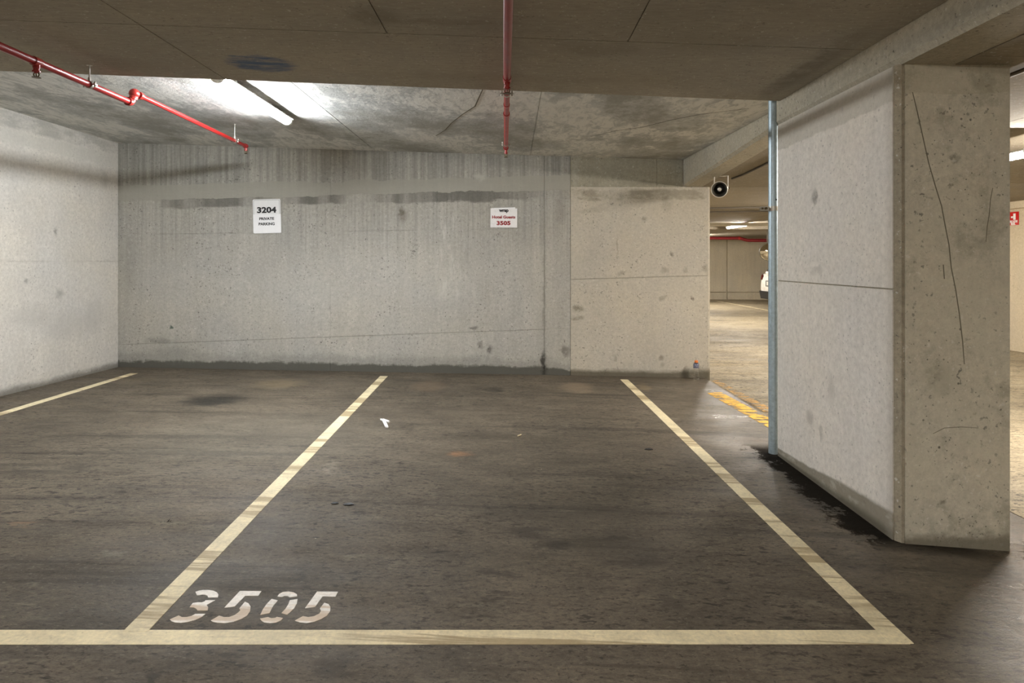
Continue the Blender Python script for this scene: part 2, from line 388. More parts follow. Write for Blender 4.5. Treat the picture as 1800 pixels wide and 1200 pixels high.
def floor_mat(name, base, aisle=False):
    t = NT(name)
    s = t.sep()
    x, y = s[0], s[1]
    p = t.comb(x, y, 0.0)
    big = t.noise(p, 0.7, 3, 0.6, off=2)
    mid = t.noise(t.scale_v((2.4, 4.2, 1), p), 1.0, 6, 0.75, dist=0.3)
    fine = t.noise(t.scale_v((0.8, 1.2, 1), p), 42, 4, 0.9)
    k = t.ma('MULTIPLY', t.mr(big, 0.25, 0.75, 0.74, 1.30, smooth=False), t.mr(mid, 0.25, 0.75, 0.60, 1.40, smooth=False))
    k = t.ma('MULTIPLY', k, t.mr(fine, 0.28, 0.72, 0.50, 1.50, smooth=False))
    col = t.mix(1.0, base, t.grey(k), 'MULTIPLY')
    # tyre sweeps: long thin dark arcs across the bay
    bend = t.ma('ADD', y, t.ma('MULTIPLY', t.ma('MULTIPLY', x, x), 0.018))
    bend = t.ma('ADD', bend, t.ma('MULTIPLY', x, 0.03))
    tv = t.comb(t.ma('MULTIPLY', x, 0.28), t.ma('MULTIPLY', bend, 7.5), 0.0)
    ty = t.noise(tv, 1.0, 5, 0.7, dist=0.15, off=55)
    col = t.mix(t.mr(ty, 0.53, 0.66, 0.0, 0.50), col, lin(48, 43, 36))
    ty2 = t.noise(t.comb(t.ma('MULTIPLY', x, 0.9), t.ma('MULTIPLY', bend, 24), 0.0), 1.0, 4, 0.7, off=65)
    col = t.mix(t.mr(ty2, 0.58, 0.72, 0.0, 0.38), col, lin(42, 38, 32))
    # pale scuffs and grit
    sc = t.noise(t.scale_v((2.2, 7, 1), p), 1.0, 7, 0.8, dist=0.6, off=35)
    col = t.mix(t.mr(sc, 0.56, 0.70, 0.0, 0.40), col, lin(150, 141, 122))
    v = t.voro(p, 7)
    gate = t.noise(p, 1.3, 3, 0.6, off=75)
    col = t.mix(t.ma('MULTIPLY', t.mr(v, 0.03, 0.09, 0.75, 0), t.mr(gate, 0.5, 0.62)), col, lin(36, 32, 27))
    v3 = t.voro(t.ve('ADD', p, (3.3, 8.8, 0)), 3.3)
    col = t.mix(t.mr(v3, 0.010, 0.016, 0.8, 0), col, lin(206, 198, 176))
    fk = t.noise(t.scale_v((14, 34, 1), p), 1.0, 3, 0.7, dist=0.3, off=125)
    col = t.mix(t.ma('MULTIPLY', t.mr(fk, 0.55, 0.63), t.mr(gate, 0.36, 0.58, 0.2, 0.85)), col, lin(44, 39, 33))
    fk2 = t.noise(t.scale_v((40, 70, 1), p), 1.0, 2, 0.6, off=135)
    col = t.mix(t.mr(fk2, 0.60, 0.66, 0.0, 0.65), col, lin(40, 36, 31))
    col = t.mix(t.mr(fk2, 0.38, 0.31, 0.0, 0.40), col, lin(136, 128, 112))
    if not aisle:
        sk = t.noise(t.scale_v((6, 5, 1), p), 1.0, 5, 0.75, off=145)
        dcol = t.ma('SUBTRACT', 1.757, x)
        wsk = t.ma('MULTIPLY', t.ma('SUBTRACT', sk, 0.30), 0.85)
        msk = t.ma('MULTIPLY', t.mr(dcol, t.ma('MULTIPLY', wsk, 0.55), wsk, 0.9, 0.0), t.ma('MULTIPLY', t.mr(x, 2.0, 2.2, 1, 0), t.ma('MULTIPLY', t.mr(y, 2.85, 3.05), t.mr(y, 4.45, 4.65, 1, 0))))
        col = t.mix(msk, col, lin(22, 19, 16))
    blobs = []
    if not aisle:
        blobs = [fb(375, 703, 56, 11, .98, lin(32, 30, 27)), fb(345, 708, 40, 5, .6, lin(44, 41, 36)),
                 fb(490, 674, 46, 9, .7, lin(128, 114, 90)), fb(245, 668, 40, 6, .35, lin(128, 116, 94)), fb(755, 678, 34, 10, .65, lin(112, 96, 78)), fb(1015, 681, 30, 10, .8, lin(136, 120, 100)), fb(1132, 680, 12, 8, .5, lin(140, 122, 92)),
                 fb(805, 797, 30, 5, .75, lin(150, 110, 78)), fb(870, 684, 18, 5, .6, DARK),
                 fb(930, 935, 32, 12, .6, lin(44, 39, 34)), fb(970, 957, 36, 8, .75, lin(38, 33, 28)), fb(1090, 960, 90, 34, .32, lin(46, 41, 35)),
                 fb(1080, 945, 30, 5, .6, lin(40, 35, 30)), fb(1120, 990, 60, 12, .45, lin(44, 39, 34)), fb(875, 1010, 32, 7, .6, lin(42, 37, 32)), fb(870, 1048, 24, 7, .6, lin(42, 37, 32)),
                 fb(980, 900, 150, 20, .35, lin(54, 49, 42)), fb(1185, 1065, 26, 20, .5, lin(44, 39, 34)), fb(60, 830, 60, 7, .5, lin(48, 44, 38)), fb(140, 822, 34, 6, .5, lin(44, 40, 35)),
                 fb(45, 920, 26, 5, .6, lin(140, 112, 88)), fb(590, 1175, 40, 30, .5, lin(40, 36, 30)), fb(260, 1195, 18, 14, .7, lin(36, 32, 28)), fb(390, 1158, 20, 8, .6, lin(36, 32, 28)),
                 fb(585, 820, 8, 14, .5, lin(142, 134, 118)), fb(195, 975, 26, 6, .35, lin(150, 144, 130)),
                 fb(460, 770, 240, 50, .30, lin(122, 116, 102)), fb(1160, 740, 40, 16, .2, lin(120, 112, 96)),
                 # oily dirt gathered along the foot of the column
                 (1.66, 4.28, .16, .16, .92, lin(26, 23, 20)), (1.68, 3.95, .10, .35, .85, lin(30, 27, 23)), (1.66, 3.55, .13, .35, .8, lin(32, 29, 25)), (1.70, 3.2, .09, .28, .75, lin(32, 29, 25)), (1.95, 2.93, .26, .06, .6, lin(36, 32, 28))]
    if blobs:
        w1 = t.noise(t.scale_v((4, 9, 1), p), 1.0, 4, 0.7, off=85)
        w2 = t.noise(t.scale_v((4, 9, 1), p), 1.0, 4, 0.7, off=95)
        pu = t.ma('ADD', x, t.ma('MULTIPLY', t.ma('SUBTRACT', w1, 0.5), 0.34))
        pv = t.ma('ADD', y, t.ma('MULTIPLY', t.ma('SUBTRACT', w2, 0.5), 0.26))
        pp = t.comb(pu, pv, 0.0)
        brk = t.mr(t.ma('ADD', t.ma('MULTIPLY', fine, 0.6), t.ma('MULTIPLY', mid, 0.4)), 0.36, 0.56, 0.35, 1.0)
        for (cu, cv, ru, rv, amt, bc) in blobs:
            d = t.ve('LENGTH', t.ve('MULTIPLY', t.ve('SUBTRACT', pp, (cu, cv, 0)), (1 / ru, 1 / rv, 0)), (0, 0, 0))
            col = t.mix(t.ma('MULTIPLY', t.mr(d, 0.45, 1.25, amt, 0.0), brk), col, bc)
    # worn polish: patches worn smooth by tyres
    gl = t.noise(t.scale_v((1.2, 2.6, 1), p), 1.0, 5, 0.65, off=105)
    rough = t.mr(gl, 0.36, 0.70, 0.78, 0.50, smooth=False)
    if not aisle:
        edge = t.ma('MULTIPLY', t.mr(x, 1.0, 1.7, 0.0, 0.31), 1.0)
        rough = t.ma('SUBTRACT', rough, t.ma('MULTIPLY', edge, t.ma('SUBTRACT', 1.0, msk)))
        rough = t.ma('ADD', rough, t.ma('MULTIPLY', msk, 0.2))
    rough = t.ma('ADD', rough, t.ma('MULTIPLY', t.ma('SUBTRACT', fine, 0.5), 0.22))
    h = t.ma('ADD', t.ma('MULTIPLY', fine, 0.35), t.ma('MULTIPLY', mid, 0.9))
    t.bump(h, 0.55, 0.012)
    return t.done(col, rough, spec=0.34 if aisle else t.ma('MULTIPLY', t.ma('SUBTRACT', 1.0, msk), 0.34))

m_floor = floor_mat('stained_floor', lin(95, 86, 73))
m_floor_a = floor_mat('aisle_floor', lin(152, 140, 116), aisle=True)

def paint_mat(name, base, worn, wear=0.0, tyre=True):
    t = NT(name)
    s = t.sep()
    x, y = s[0], s[1]
    p = t.comb(x, y, 0.0)
    fine = t.noise(p, 60, 5, 0.7)
    mid = t.noise(p, 5, 5, 0.7, off=4)
    k = t.ma('MULTIPLY', t.mr(fine, 0.25, 0.75, 0.84, 1.12), t.mr(mid, 0.25, 0.75, 0.80, 1.14))
    col = t.mix(1.0, base, t.grey(k), 'MULTIPLY')
    if tyre:
        bend = t.ma('ADD', y, t.ma('MULTIPLY', x, 0.05))
        ty = t.noise(t.comb(t.ma('MULTIPLY', x, 0.4), t.ma('MULTIPLY', bend, 6), 0.0), 1.0, 5, 0.7, off=55)
        col = t.mix(t.mr(ty, 0.51, 0.58, 0.0, 0.72), col, worn)
        ty2 = t.noise(t.comb(t.ma('MULTIPLY', x, 1.6), t.ma('MULTIPLY', bend, 30), 0.0), 1.0, 4, 0.7, off=65)
        col = t.mix(t.mr(ty2, 0.62, 0.72, 0.0, 0.5), col, worn)
    v = t.voro(p, 26)
    col = t.mix(t.mr(v, 0.06, 0.12, 0.35, 0.0), col, worn)
    t.bump(fine, 0.25, 0.004)
    t.done(col, 0.62)
    if wear > 0:
        wn = t.noise(t.comb(t.ma('MULTIPLY', x, 5.0), t.ma('MULTIPLY', y, 16.0), 0.0), 1.0, 4, 0.7, off=15)
        f = t.mr(wn, wear - 0.03, wear + 0.03)
        tr = t.n('ShaderNodeBsdfTransparent')
        mx = t.n('ShaderNodeMixShader')
        t.put(mx.inputs[0], f)
        t.t.links.new(tr.outputs[0], mx.inputs[1])
        t.t.links.new(t.b.outputs[0], mx.inputs[2])
        t.t.links.new(mx.outputs[0], t.out.inputs['Surface'])
    return t.m
m_line = paint_mat('cream_line_paint', lin(232, 218, 180), lin(150, 128, 90))
m_white = paint_mat('white_stencil_paint', lin(250, 244, 236), lin(196, 168, 134))
m_yel = paint_mat('worn_yellow_paint', lin(236, 184, 62), lin(120, 104, 74), wear=0.47, tyre=False)
m_yel2 = paint_mat('faded_yellow_paint', lin(196, 150, 74), lin(110, 96, 74), wear=0.53, tyre=False)

def simple(name, col, rough=0.5, metal=0.0, var=0.08, scale=30, bump=0.0, spec=0.5):
    t = NT(name)
    nz = t.noise(t.pos, scale, 4, 0.6)
    c = t.mix(1.0, col, t.grey(t.mr(nz, 0.2, 0.8, 1 - var, 1 + var, smooth=False)), 'MULTIPLY')
    if bump:
        t.bump(nz, bump, 0.002)
    return t.done(c, t.mr(nz, 0.2, 0.8, rough - 0.05, rough + 0.05), metal, spec)

m_red = simple('red_pipe_enamel', lin(138, 22, 22), 0.36, 0.0, 0.10, 12)
m_maroon = simple('dull_maroon_enamel', lin(112, 16, 20), 0.5, 0.0, 0.12, 12)
m_redf = simple('red_fitting_enamel', lin(150, 40, 34), 0.34, 0.0, 0.14, 40)
m_zinc = simple('zinc_plated_steel', lin(176, 172, 162), 0.38, 0.85, 0.15, 60)
m_dkmetal = simple('dull_brass', lin(96, 82, 56), 0.45, 0.8, 0.2, 60)
def galv():
    t = NT('galvanised_steel')
    v = t.n('ShaderNodeTexVoronoi'); v.inputs['Scale'].default_value = 85
    t.put(v.inputs['Vector'], t.pos)
    sp = t.noise(t.pos, 45, 5, 0.7)
    k = t.ma('ADD', t.mr(sp, 0.25, 0.75, 0.8, 1.15), t.ma('MULTIPLY', t.ma('SUBTRACT', v.outputs['Distance'], 0.4), 0.12))
    c = t.mix(1.0, lin(168, 184, 192), t.grey(k), 'MULTIPLY')
    return t.done(c, t.mr(sp, 0.3, 0.7, 0.38, 0.55), 0.62)
m_galv = galv()
m_wht = simple('white_enamel', lin(225, 225, 220), 0.4)
m_signw = simple('sign_face_white', lin(238, 238, 238), 0.35, 0, 0.03)
m_signw2 = simple('sign_sheet_white', lin(246, 246, 248), 0.4, 0, 0.02)
m_paper = simple('paper_sign_white', lin(240, 238, 238), 0.3, 0, 0.03)
m_ink = simple('black_ink', lin(30, 30, 32), 0.5)
m_inkg = simple('sign_border_grey', lin(110, 112, 112), 0.5)
m_inkr = simple('red_ink', lin(150, 30, 34), 0.5)
m_signr = simple('red_sign_face', lin(196, 22, 24), 0.4)
m_horn = simple('speaker_grey', lin(120, 114, 98), 0.5, 0.0, 0.1)
m_horni = simple('speaker_throat_grey', lin(66, 62, 52), 0.6, 0.0, 0.1)
m_hornb = simple('speaker_bracket_steel', lin(214, 208, 196), 0.35, 0.4, 0.1)
m_cond = simple('grey_conduit', lin(84, 76, 64), 0.5)
m_condw = simple('white_cable_tray', lin(225, 220, 206), 0.5)
m_tape = simple('orange_cap_plastic', lin(226, 124, 60), 0.4)
m_lab = simple('silver_blue_label', lin(128, 130, 150), 0.25, 0.5, 0.3, 90)
m_scrap = simple('white_tissue', lin(240, 240, 240), 0.8, 0, 0.05)
m_butt = simple('pale_butt_paper', lin(206, 190, 156), 0.8)
m_carw = simple('white_car_paint', lin(232, 228, 220), 0.25)
m_card = simple('black_car_plastic', lin(34, 34, 36), 0.5)
m_tail = simple('tail_lamp_red', lin(96, 20, 18), 0.2)
m_plate = simple('number_plate_white', lin(214, 214, 206), 0.4)
m_mark = simple('scratch_grey', lin(104, 98, 82), 0.8)
m_crack = simple('hairline_crack', lin(64, 60, 52), 0.9)
def mirror_mat():
    t = NT('convex_mirror_silver')
    return t.done(t.mix(t.noise(t.pos, 4), lin(226, 220, 205), lin(240, 236, 226)), 0.06, 1.0)
m_mirror = mirror_mat()
def clear_mat():
    t = NT('clear_bottle_plastic')
    t.done(t.mix(t.noise(t.pos, 20), (0.92, 0.92, 0.9, 1), (1, 1, 1, 1)), 0.05)
    t.b.inputs['Transmission Weight'].default_value = 1.0
    t.b.inputs['IOR'].default_value = 1.25
    return t.m
m_clear = clear_mat()
def glow(name, col, strength):
    t = NT(name)
    g = t.noise(t.pos, 3, 2)
    c = t.mix(g, (col[0], col[1], col[2], 1), (col[0], col[1] * 0.995, col[2] * 0.99, 1))
    t.done((0.8, 0.8, 0.8, 1), 0.4)
    t.put(t.b.inputs['Emission Color'], c)
    t.b.inputs['Emission Strength'].default_value = strength
    t.m.cycles.emission_sampling = 'FRONT'
    return t.m

# ------------------------------------------------------------------ mesh helpers
def add_box(bm, x0, x1, y0, y1, z0, z1):
    vs = [bm.verts.new((x, y, z)) for z in (z0, z1) for (x, y) in ((x0, y0), (x1, y0), (x1, y1), (x0, y1))]
    for f in ((3, 2, 1, 0), (4, 5, 6, 7), (0, 1, 5, 4), (1, 2, 6, 5), (2, 3, 7, 6), (3, 0, 4, 7)):
        bm.faces.new([vs[i] for i in f])

def add_hex(bm, lo, hi):
    """8-corner solid: four lower and four upper corners, same winding"""
    a = [bm.verts.new(v) for v in lo]
    b = [bm.verts.new(v) for v in hi]
    n = len(a)
    bm.faces.new(a[::-1]); bm.faces.new(b)
    for i in range(n):
        j = (i + 1) % n
        bm.faces.new((a[i], a[j], b[j], b[i]))

def frame_of(d):
    d = d.normalized()
    up = Vector((0, 0, 1)) if abs(d.z) < 0.95 else Vector((1, 0, 0))
    u = d.cross(up).normalized()
    return u, u.cross(d).normalized()

def add_tube(bm, pts, r, n=16, caps=True):
    pts = [Vector(p) for p in pts]
    rs = r if isinstance(r, (list, tuple)) else [r] * len(pts)
    rings = []
    u = None
    for i, p in enumerate(pts):
        d = pts[min(i + 1, len(pts) - 1)] - pts[max(i - 1, 0)]
        if u is None:
            u, v = frame_of(d)
        else:
            dn = d.normalized()
            u = (u - dn * u.dot(dn)).normalized()
            v = u.cross(dn).normalized()
        rings.append([bm.verts.new(p + (u * math.cos(2 * math.pi * k / n) + v * math.sin(2 * math.pi * k / n)) * rs[i]) for k in range(n)])
    for a, b in zip(rings, rings[1:]):
        for k in range(n):
            bm.faces.new((a[k], a[(k + 1) % n], b[(k + 1) % n], b[k]))
    if caps:
        bm.faces.new(rings[0][::-1]); bm.faces.new(rings[-1])

def add_lathe(bm, origin, axis, prof, n=24):
    """profile: list of (distance along axis, radius)"""
    o = Vector(origin); ax = Vector(axis).normalized()
    u, v = frame_of(ax)
    rings = []
    for (h, r) in prof:
        if r < 1e-5:
            rings.append([bm.verts.new(o + ax * h)])
        else:
            rings.append([bm.verts.new(o + ax * h + (u * math.cos(2 * math.pi * k / n) + v * math.sin(2 * math.pi * k / n)) * r) for k in range(n)])
    for a, b in zip(rings, rings[1:]):
        for k in range(n):
            j = (k + 1) % n
            if len(a) == 1 and len(b) == 1: continue
            if len(a) == 1: bm.faces.new((a[0], b[j], b[k]))
            elif len(b) == 1: bm.faces.new((a[k], a[j], b[0]))
            else: bm.faces.new((a[k], a[j], b[j], b[k]))

def mesh_of(fn, name, smooth=False):
    bm = bmesh.new()
    fn(bm)
    bmesh.ops.recalc_face_normals(bm, faces=bm.faces)
    me = bpy.data.meshes.new(name)
    bm.to_mesh(me); bm.free()
    if smooth:
        for p in me.polygons: p.use_smooth = True
        me.set_sharp_from_angle(angle=math.radians(40))
    return me

def obj(name, fn, mat, parent=None, smooth=False, bevel=0.0):
    me = fn if isinstance(fn, bpy.types.Mesh) else mesh_of(fn, name, smooth)
    o = bpy.data.objects.new(name, me)
    C.objects.link(o)
    if mat is not None and not me.materials:
        me.materials.append(mat)
    if parent is not None:
        o.parent = parent
        off = Vector((0, 0, 0)); p = parent
        while p is not None:
            off += p.location; p = p.parent
        o.location = -off
    if bevel:
        md = o.modifiers.new('bevel', 'BEVEL'); md.width = bevel; md.segments = 2; md.limit_method = 'ANGLE'
    return o

def tag(o, label=None, cat=None, group=None, kind=None):
    if label: o['label'] = label
    if cat: o['category'] = cat
    if group: o['group'] = group
    if kind: o['kind'] = kind
    return o

def thing(name, label, cat, loc, group=None, kind=None):
    o = bpy.data.objects.new(name, None)
    o.empty_display_size = 0.1
    C.objects.link(o)
    o.location = loc
    return tag(o, label, cat, group, kind)

def struct(name, fn, mat, label=None):
    return tag(obj(name, fn, mat), label, None, None, 'structure')

def text_mesh(body, size, bold=0.0, spacing=1.0):
    cu = bpy.data.curves.new('lettering', 'FONT')
    cu.body = body; cu.size = size; cu.align_x = 'CENTER'; cu.align_y = 'CENTER'
    cu.offset = bold; cu.extrude = 0.0006; cu.space_character = spacing
    cu.resolution_u = 4
    tmp = bpy.data.objects.new('lettering_source', cu)
    C.objects.link(tmp)
    dg = bpy.context.evaluated_depsgraph_get()
    me = bpy.data.meshes.new_from_object(tmp.evaluated_get(dg))
    bpy.data.objects.remove(tmp)
    bpy.data.curves.remove(cu)
    return me

def text_part(name, body, width, height, mat, parent, world, rotz=0.0, roll=0.0, bold=0.0, slope=0.0, spacing=1.0):
    me = text_mesh(body, 0.1, bold, spacing)
    me.name = name
    xs = [v.co.x for v in me.vertices]; ys = [v.co.y for v in me.vertices]
    w0, h0 = max(xs) - min(xs), max(ys) - min(ys)
    cx, cy = (max(xs) + min(xs)) / 2, (max(ys) + min(ys)) / 2
    R = Matrix.Translation(world) @ Matrix.Rotation(rotz, 4, 'Z') @ Matrix.Rotation(math.radians(90), 4, 'X') @ Matrix.Rotation(roll, 4, 'Z')
    for v in me.vertices:
        v.co = R @ Vector(((v.co.x - cx) * width / w0, (v.co.y - cy) * height / h0, v.co.z))
    me.materials.clear()
    return obj(name, me, mat, parent)

# ------------------------------------------------------------------ setting: floors
def grid_sheet(bm, xs, ys, zf, xl=None):
    rows = []
    for y in ys:
        rows.append([bm.verts.new((x, y, zf(x, y))) for x in xs])
    for a, b in zip(rows, rows[1:]):
        for i in range(len(xs) - 1):
            bm.faces.new((a[i], a[i + 1], b[i + 1], b[i]))

def solid_sheet(bm, xs, ys, zf, other):
    """a slab whose visible face follows zf and whose hidden face is flat at z = other"""
    top = [[bm.verts.new((x, y, zf(x, y))) for x in xs] for y in ys]
    bot = [[bm.verts.new((x, y, other)) for x in xs] for y in ys]
    for g in (top, bot):
        for a, b in zip(g, g[1:]):
            for i in range(len(xs) - 1):
                bm.faces.new((a[i], a[i + 1], b[i + 1], b[i]))
    nx, ny = len(xs) - 1, len(ys) - 1
    ring = [(i, 0) for i in range(nx)] + [(nx, j) for j in range(ny)] + [(i, ny) for i in range(nx, 0, -1)] + [(0, j) for j in range(ny, 0, -1)]
    for k in range(len(ring)):
        (i, j), (p, q) = ring[k], ring[(k + 1) % len(ring)]
        bm.faces.new((top[j][i], top[q][p], bot[q][p], bot[j][i]))

def span(a, b, n):
    return [a + (b - a) * i / n for i in range(n + 1)]

YB = -5.0
struct('floor', lambda bm: (solid_sheet(bm, [-4.8, -2, 0, 1.75, 2.13], [4.3, 5.0, 6.0, 7.6], floor_z, -0.4), solid_sheet(bm, [-4.8, -2, 0, 1.75, 2.3, 2.65], span(YB, 3.5, 4) + [4.3], floor_z, -0.4)), m_floor,
       'dark stained concrete floor of the parking bays')
struct('floor_aisle', lambda bm: (solid_sheet(bm, [2.13, 5, 8, 13.4], [4.3, 7, 12, 18, 24.4], aisle_z, -0.4), solid_sheet(bm, [2.65, 5, 8], [YB, 0, 4.3], aisle_z, -0.4)), m_floor_a,
       'paler worn concrete floor of the driving aisle beyond')

# ------------------------------------------------------------------ setting: walls with their cast panels
GAP = 0.0028
PROUD = 0.005

def wall_panel(parent, mat, u0, u1, zb, zt, plane, name='panel', proud=PROUD, gap=GAP):
    """one cast panel: zb, zt are functions of u; plane maps (u, z, out) to world"""
    a, b = u0 + gap, u1 - gap
    def fn(bm):
        lo = [plane(a, zb(a) + gap, 0.0), plane(b, zb(b) + gap, 0.0), plane(b, zt(b) - gap, 0.0), plane(a, zt(a) - gap, 0.0)]
        hi = [plane(a, zb(a) + gap, proud), plane(b, zb(b) + gap, proud), plane(b, zt(b) - gap, proud), plane(a, zt(a) - gap, proud)]
        add_hex(bm, lo, hi)
    return obj(name, fn, mat, parent)

back_plane = lambda u, z, out: (u, wall_y(u) + PROUD - out, z)
XE = 2.2
def back_body(bm):
    y0 = lambda x: wall_y(x) + PROUD
    add_hex(bm, [(-4.8, y0(-4.8), -0.35), (0.645, y0(0.645), -0.35), (0.645, y0(0.645) + 0.22, -0.35), (-4.8, y0(-4.8) + 0.22, -0.35)],
                [(-4.8, y0(-4.8), 2.75), (0.645, y0(0.645), 2.75), (0.645, y0(0.645) + 0.22, 2.75), (-4.8, y0(-4.8) + 0.22, 2.75)])
wb_o = struct('wall_back', back_body, m_back, 'long grey concrete back wall behind the two parking bays')
zj2 = lambda x: 0.483 + 0.034 * x
zj1 = lambda x: 1.602 + 0.0166 * x
zf0 = lambda x: -0.3
zc0 = lambda x: 2.70
XS = [-4.27, -1.985, 0.357, 0.645]
for a, b in zip(XS, XS[1:]):
    wall_panel(wb_o, m_back, a, b, zf0, zj2, back_plane, gap=0.0018)
    wall_panel(wb_o, m_back, a, b, zj2, zj1, back_plane, gap=0.0018)
    wall_panel(wb_o, m_back, a, b, zj1, zc0, back_plane, gap=0.0018)

# wall end: beige pour with a chamfered free edge, darker header above it
def end_body(bm):
    y0 = lambda x: wall_y(x) + PROUD
    add_hex(bm, [(0.645, y0(0.645), -0.35), (XE - 0.026, y0(XE), -0.35), (XE, y0(XE) + 0.026, -0.35), (XE, y0(XE) + 0.22, -0.35), (0.645, y0(0.645) + 0.22, -0.35)],
                [(0.645, y0(0.645), 2.75), (XE - 0.026, y0(XE), 2.75), (XE, y0(XE) + 0.026, 2.75), (XE, y0(XE) + 0.22, 2.75), (0.645, y0(0.645) + 0.22, 2.75)])
we = struct('wall_back_end', end_body, m_end, 'beige end section of the concrete back wall beside the aisle opening')
zend = lambda x: 1.043 + 0.028 * (x - 0.645)
zhd = lambda x: 2.062
wall_panel(we, m_end, 0.645, XE - 0.026, zf0, zend, back_plane, proud=PROUD + 0.004)
wall_panel(we, m_end, 0.645, XE - 0.026, zend, zhd, back_plane, proud=PROUD + 0.004)
wall_panel(we, m_header, 0.645, 1.60, zhd, zc0, back_plane, 'header_panel')
wall_panel(we, m_header, 1.60, 1.89, zhd, zc0, back_plane, 'header_panel')

# round plugs of the formwork tie holes
m_plug = concrete('tie_hole_mortar', lin(178, 175, 166), mottle=0.14, streak=0.0, speck=0.14, holes=0.0)
def plug(parent, px, py, r, out):
    x, z = wp(px, py)
    obj('tie_hole_plug', lambda bm: add_lathe(bm, (x, wall_y(x) + 0.002 - out, z), (0, -1, 0), [(0.0, r), (0.0016, r), (0.0026, r * 0.9), (0.0012, r * 0.86), (0.0012, 0.0)], 18), m_plug, parent)
for px, py in ((266, 287), (419, 283), (559, 279), (703, 276), (267, 385), (561, 375), (267, 525), (419, 520), (562, 515), (705, 511), (708, 626)):
    plug(wb_o, px, py, 0.027, 0.0)
for px, py in ((1080, 527), (1163, 524), (1081, 628), (1163, 628), (1132, 386)):
    plug(we, px, py, 0.025, 0.004)

# left wall: slightly skewed in plan
def left_x(y):
    return -4.285 - 0.045 * (7.11 - y) if y > 4 else -4.425
left_plane = lambda u, z, out: (left_x(u) - PROUD + out, u, z)
def left_body(bm):
    pts = [YB - 0.2, 4.0, 7.3]
    for a, b in zip(pts, pts[1:]):
        xa, xb = left_x(a) - PROUD, left_x(b) - PROUD
        add_hex(bm, [(xa, a, -0.35), (xb, b, -0.35), (xb - 0.3, b, -0.35), (xa - 0.3, a, -0.35)],
                    [(xa, a, 2.75), (xb, b, 2.75), (xb - 0.3, b, 2.75), (xa - 0.3, a, 2.75)])
wl = struct('wall_left', left_body, m_left, 'bright bare concrete side wall with one long horizontal joint')
zl = lambda y: 1.243 - 0.002 * (y - 6)
for a, b in ((4.0, 7.2), (-0.8, 4.0), (YB, -0.8)):
    wall_panel(wl, m_left, a, b, zf0, zl, left_plane, gap=0.0022)
    wall_panel(wl, m_left, a, b, zl, zc0, left_plane, gap=0.0022)

# walls around the rest of the level
struct('wall_rear', lambda bm: add_box(bm, -4.8, 9.0, YB - 0.3, YB, -0.4, 2.9), m_hidden, 'concrete wall closing the car park behind the viewpoint')
RX = 7.6
right_plane = lambda u, z, out: (RX + PROUD - out, u, z)
wr = struct('wall_right', lambda bm: add_box(bm, RX + PROUD, RX + 0.3, YB, 14.0, -0.4, 2.9), m_right, 'pale concrete wall on the far side of the aisle behind the column')
for a, b in ((8.0, 10.4), (10.4, 12.8), (5.6, 8.0)):
    wall_panel(wr, m_right, a, b, lambda y: -0.3, lambda y: 1.72, right_plane, gap=0.003)
    wall_panel(wr, m_right, a, b, lambda y: 1.72, lambda y: 2.30, right_plane, gap=0.003)
struct('beam_wall', lambda bm: add_box(bm, RX - 0.10, RX, 5.0, 14.0, 2.03, 2.9), m_right, 'shallow concrete beam along the head of the aisle wall')
struct('wall_aisle_left', lambda bm: add_box(bm, XE - 0.22, XE - 0.02, 7.47, 24.3, -0.4, 2.9), m_far, 'concrete wall flanking the aisle behind the bays')
FY = 24.0
wf = struct('wall_far', lambda bm: add_box(bm, 2.0, 13.4, FY, FY + 0.3, -0.4, 2.9), m_far, 'distant beige concrete wall at the end of the aisle')
far_plane = lambda u, z, out: (u, FY - out, z)
for a, b in ((2.2, 7.87), (7.87, 13.2)):
    wall_panel(wf, m_far, a, b, lambda x: -0.35, lambda x: 0.09, far_plane, gap=0.016, proud=0.05)
    wall_panel(wf, m_far, a, b, lambda x: 0.09, lambda x: 2.6, far_plane, gap=0.016, proud=0.05)
struct('wall_side_far', lambda bm: add_box(bm, 13.2, 13.5, 13.8, 24.3, -0.4, 2.9), m_far, 'concrete wall beyond the parked car')
struct('wall_return', lambda bm: add_box(bm, RX, 13.5, 13.8, 14.0, -0.4, 2.9), m_far, 'concrete return wall of the far parking area')

# ------------------------------------------------------------------ setting: ceilings
def ceil_panel(parent, mat, x0, x1, y0, y1, zf, gap=0.0032, proud=0.007):
    """y0, y1 are functions of x"""
    a, b = x0 + gap, x1 - gap
    cs = [(a, y0(a) + gap), (b, y0(b) + gap), (b, y1(b) - gap), (a, y1(a) - gap)]
    def fn(bm):
        add_hex(bm, [(x, y, zf(x, y) - proud) for x, y in cs], [(x, y, zf(x, y)) for x, y in cs])
    return obj('panel', fn, mat, parent)

NX = 1.757
def front_slab(bm):
    xs = [-4.8, -2.5, 0, NX]
    lo = [(xs[0], YB - 0.2), (xs[-1], YB - 0.2), (xs[-1], edge_y(xs[-1])), (xs[0], edge_y(xs[0]))]
    add_hex(bm, [(x, y, slab_z(x)) for x, y in lo], [(x, y, 3.0) for x, y in lo])
cf = struct('ceiling', front_slab, m_slab, 'low dark concrete ceiling slab over the front of the bays')
zs = lambda x, y: slab_z(x)
jy = lambda x: 3.19 + 0.035 * x
jy2 = lambda x: 1.99 + 0.035 * x
jy3 = lambda x: YB
edge = lambda x: edge_y(x)
for a, b in ((-4.4, -1.78), (-1.78, NX)):
    ceil_panel(cf, m_slab, a, b, jy, edge, zs)
for a, b in ((-4.4, -2.96), (-2.96, -1.78), (-1.78, -0.605), (-0.605, 0.568), (0.568, NX)):
    ceil_panel(cf, m_slab, a, b, jy2, jy, zs)
    ceil_panel(cf, m_slab, a, b, jy3, jy2, zs)

